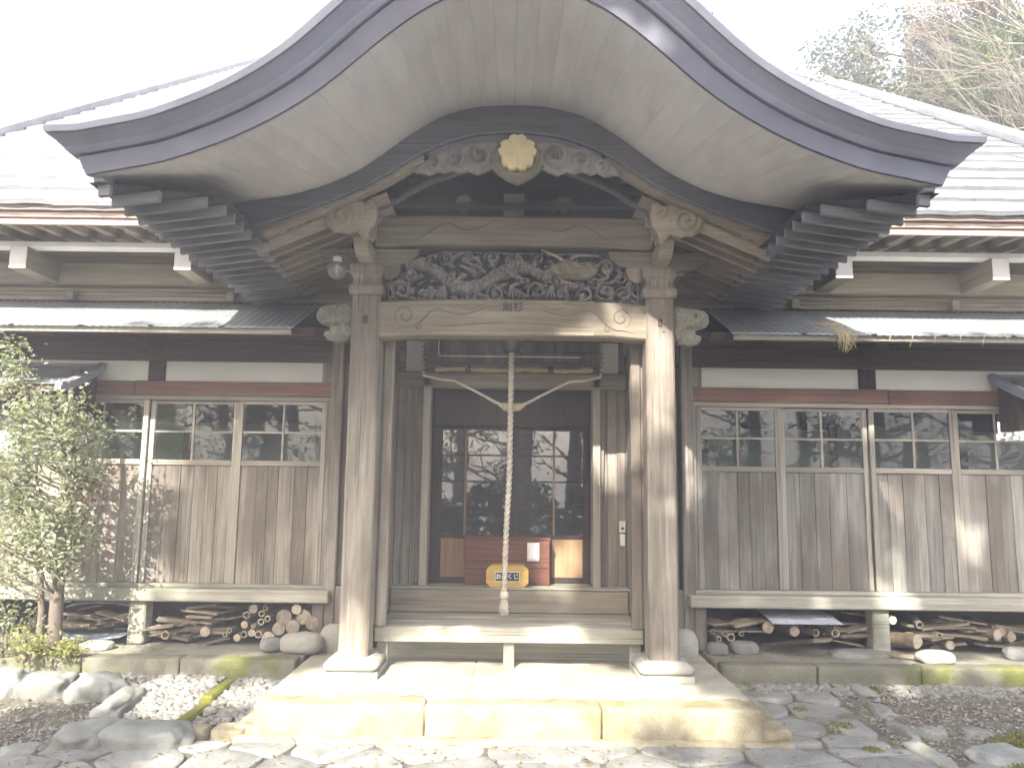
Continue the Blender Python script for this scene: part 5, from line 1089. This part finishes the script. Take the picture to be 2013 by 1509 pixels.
# ------------------------------------------------------------------ trees behind the viewer that shade the front
GAPS = [(1.33, 6.77, 1.22, .24), (1.33, 6.77, 1.0, .22), (1.33, 6.77, .78, .17), (.93, 7.9, .36, .13), (.93, 7.9, .12, .11), (1.16, 7.1, .47, .10), (1.16, 7.1, .25, .10), (1.16, 7.1, -.05, .06), (.58, 8.3, -.72, .2), (.55, 8.12, -1.03, .25), (.58, 7.07, -1.36, .2), (.35, 7.05, -1.5, .15), (.93, 6.79, 1.38, .2),
        (-1.5, 6.4, -1.64, .42), (-1.0, 6.4, -1.64, .5), (-.5, 6.5, -1.64, .5), (0, 6.4, -1.64, .5), (.45, 6.5, -1.64, .45), (.9, 6.45, -1.64, .32), (-1.7, 5.95, -1.75, .35), (-1.2, 5.9, -1.78, .22), (-.55, 5.9, -1.75, .25), (.1, 5.9, -1.78, .42), (.6, 5.9, -1.8, .3), (1.55, 5.93, -1.72, .16),
        (-2.0, 5.4, -1.9, .38), (-1.3, 5.4, -1.9, .3), (-.6, 5.3, -1.9, .33), (0.05, 5.35, -1.9, .25), (.6, 5.4, -1.9, .35), (1.25, 5.3, -1.9, .18), (-1.35, 6.66, -1.5, .17), (1.3, 6.66, -1.52, .17), (1.45, 6.1, -1.64, .2),
        (-4.7, 7.2, 1.0, .6), (-4.75, 7.2, .4, .65), (-4.8, 7.2, -.3, .65), (-4.75, 7.2, -1.0, .7), (-4.6, 7.2, -1.6, .7), (-4.35, 7.2, .8, .45), (-4.35, 7.3, 0.2, .4), (-4.3, 7.3, -.6, .45), (-4.3, 7.2, -1.3, .5), (-4.15, 7.95, .95, .3), (-4.2, 8, .5, .15), (-4.2, 8, .1, .15), (-4.2, 8, -.95, .42), (-3.75, 7.95, -1.0, .28), (-3.2, 7.85, -1.13, .15), (-2.7, 7.85, -1.14, .08), (-3.55, 8, -.0, .12),
        (-2.95, 6.75, -1.8, .36), (-2.75, 6.4, -1.82, .25), (-2.2, 6.95, -1.8, .2), (-4.3, 6.8, -1.7, .45), (-3.6, 6.9, -1.7, .2), (-4.4, 7.24, -1.7, .5), (-3.9, 7.4, -1.6, .25), (-2.5, 7.4, -1.6, .16),
        (3.74, 7.95, .96, .11), (2.75, 7.95, .95, .07), (3.88, 7.97, .03, .12), (4.75, 7.97, -.45, .15), (3.88, 7.8, -1.05, .23), (4.0, 7.97, -.85, .12), (2.2, 7.8, -1.12, .10), (3.0, 7.8, -1.12, .08), (4.05, 7.45, -1.56, .26), (4.7, 7.4, -1.6, .26), (3.5, 7.1, -1.78, .15), (2.3, 6.6, -1.8, .1), (4.1, 6.0, -1.85, .14), (3.0, 5.8, -1.85, .12), (1.32, 6.77, .1, .07), (1.43, 6.77, -.2, .06), (-1.4, 6.77, -1.2, .10), (-1.25, 6.77, -1.3, .08)]
G = np.array(GAPS); s = np.array(SUN)
for g in G:
    if (abs(g[0]) < 2.1 and g[2] < -1.6) or g[0] < -4.1: g[3] *= 1.3
def shade_leaves(n, size, mat, parent_of):
    sx = rng.uniform(-5.8, 7.6, n); v = rng.uniform(-4.4, 1.55, n)
    perp = np.cross(np.array([1, 0, 0]), s); perp /= np.linalg.norm(perp); perp = perp*(1 if perp[2] > 0 else -1)
    base = np.c_[sx, np.full(n, 7.6), np.full(n, 0.0)]+np.outer(v, perp)
    dist = rng.uniform(13.5, 20, n)
    P = base-s*dist[:, None]
    keep = np.ones(n, bool)
    for gx, gy, gz_, r in G:  # crowns are holed here so sun patches fall on chosen spots
        q = P-np.array([gx, gy, gz_]); d = q-np.outer(q@s, s); keep &= np.linalg.norm(d, axis=1) > r+size*.32
    # ragged crown top, cut low to keep the roofs in sun
    keep &= v < np.where(np.abs(sx-.4) < 2.2, .95, .72)+.06*np.sin(sx*4.1+1)+.05*np.sin(sx*9)
    return P[keep]
PL = shade_leaves(52000, .22, None, None)
cx = np.array([-11.0, -7.4, -3.6, 0.2, 3.4]); own = np.argmin(np.abs(PL[:, 0][:, None]-cx[None, :]+.6*np.sin(PL[:, 2])[:, None]), 1)
names = ['leftmost of the tall shade trees behind the viewer', 'second tall shade tree from the left behind the viewer', 'middle tall shade tree behind the viewer', 'fourth tall shade tree from the left behind the viewer', 'rightmost of the tall shade trees behind the viewer']
for i in range(5):
    Q = PL[own == i]
    if len(Q) < 20: continue
    by = float(np.mean(Q[:, 1])); t = thing('shade_tree', names[i], 'tree', (cx[i], by, -1.95), 'shade trees behind the viewer'); m = MB()
    zt_ = float(np.max(Q[:, 2])); m.tube([Vector((cx[i], by, -2.0)), Vector((cx[i]+.2, by, 3)), Vector((cx[i]-.1, by, 6))], [.35, .28, .2], 9)
    m.build('trunk', BARK, t); V, F = leaves_mesh(Q, .24, .1, aspect=.6); big_mesh('crown', V, F, LEAF_D, t)
# garden trees further back (seen mirrored in the glass)
for i, x in enumerate(np.linspace(-13, 13, 17)):
    y = -5.6+random.uniform(-.7, .7); t = thing('garden_tree', '%s garden tree from the left across the yard, mirrored in the glass' % ORD[i], 'tree', (x, y, -1.95), 'garden trees across the yard'); m = MB(); tips = []
    m.tube([Vector((x, y, -2)), Vector((x+.2, y, 1)), Vector((x, y, 4))], [.25, .18, .1], 8)
    for k in range(13):
        z = random.uniform(-.6, 4); a = random.uniform(0, 6.28); limb_tree(m, Vector((x, y, z)), Vector((math.cos(a), math.sin(a), .3)), random.uniform(.7, 1.5), .05, 2, tips, .6, .05)
    m.build('trunk', BARK, t); V, F = foliage(tips, 12, (.14, .14, .11), .12, .2, .5); big_mesh('crown', V, F, LEAF_D, t)
for i, x in enumerate(np.linspace(-13, 13, 20)):
    y = -4.2+random.uniform(-.3, .3); t = thing('clipped_bush', 'rounded dark garden bush across the yard, %s from the left' % ORD[i], 'bush', (x, y, -1.95), 'garden bushes across the yard')
    a = rng.normal(size=(1500, 3)); a /= np.linalg.norm(a, axis=1)[:, None]; a = a*rng.uniform(.75, 1, (1500, 1)); a[:, 2] = np.abs(a[:, 2]); P = np.array([x, y, -1.95])+a*np.array([.8, .7, 1.75+.35*random.random()])
    V, F = leaves_mesh(P, .2, 0, aspect=.6); big_mesh('leaves', V, F, LEAF_D, t)
# ------------------------------------------------------------------ thin even volume added to lift the darks like lens glare
HZ = 0.0118
hz = MB().box(-156, 156, -126, 156, -3.2, 22.5).build('glare_veil', plain('glare_veil_air', (1, 1, 1)))
hm = hz.data.materials[0]; hn = hm.node_tree; hn.nodes.clear()
ho = hn.nodes.new('ShaderNodeOutputMaterial'); hv = hn.nodes.new('ShaderNodeVolumePrincipled'); hv.inputs['Color'].default_value = (.93, .945, 1.0, 1); hv.inputs['Density'].default_value = HZ; hv.inputs['Anisotropy'].default_value = 0.0
hn.links.new(hv.outputs[0], ho.inputs['Volume']); hz['kind'] = 'stuff'; hz['label'] = 'thin bright veil added across the yard in place of lens glare'
#--END--
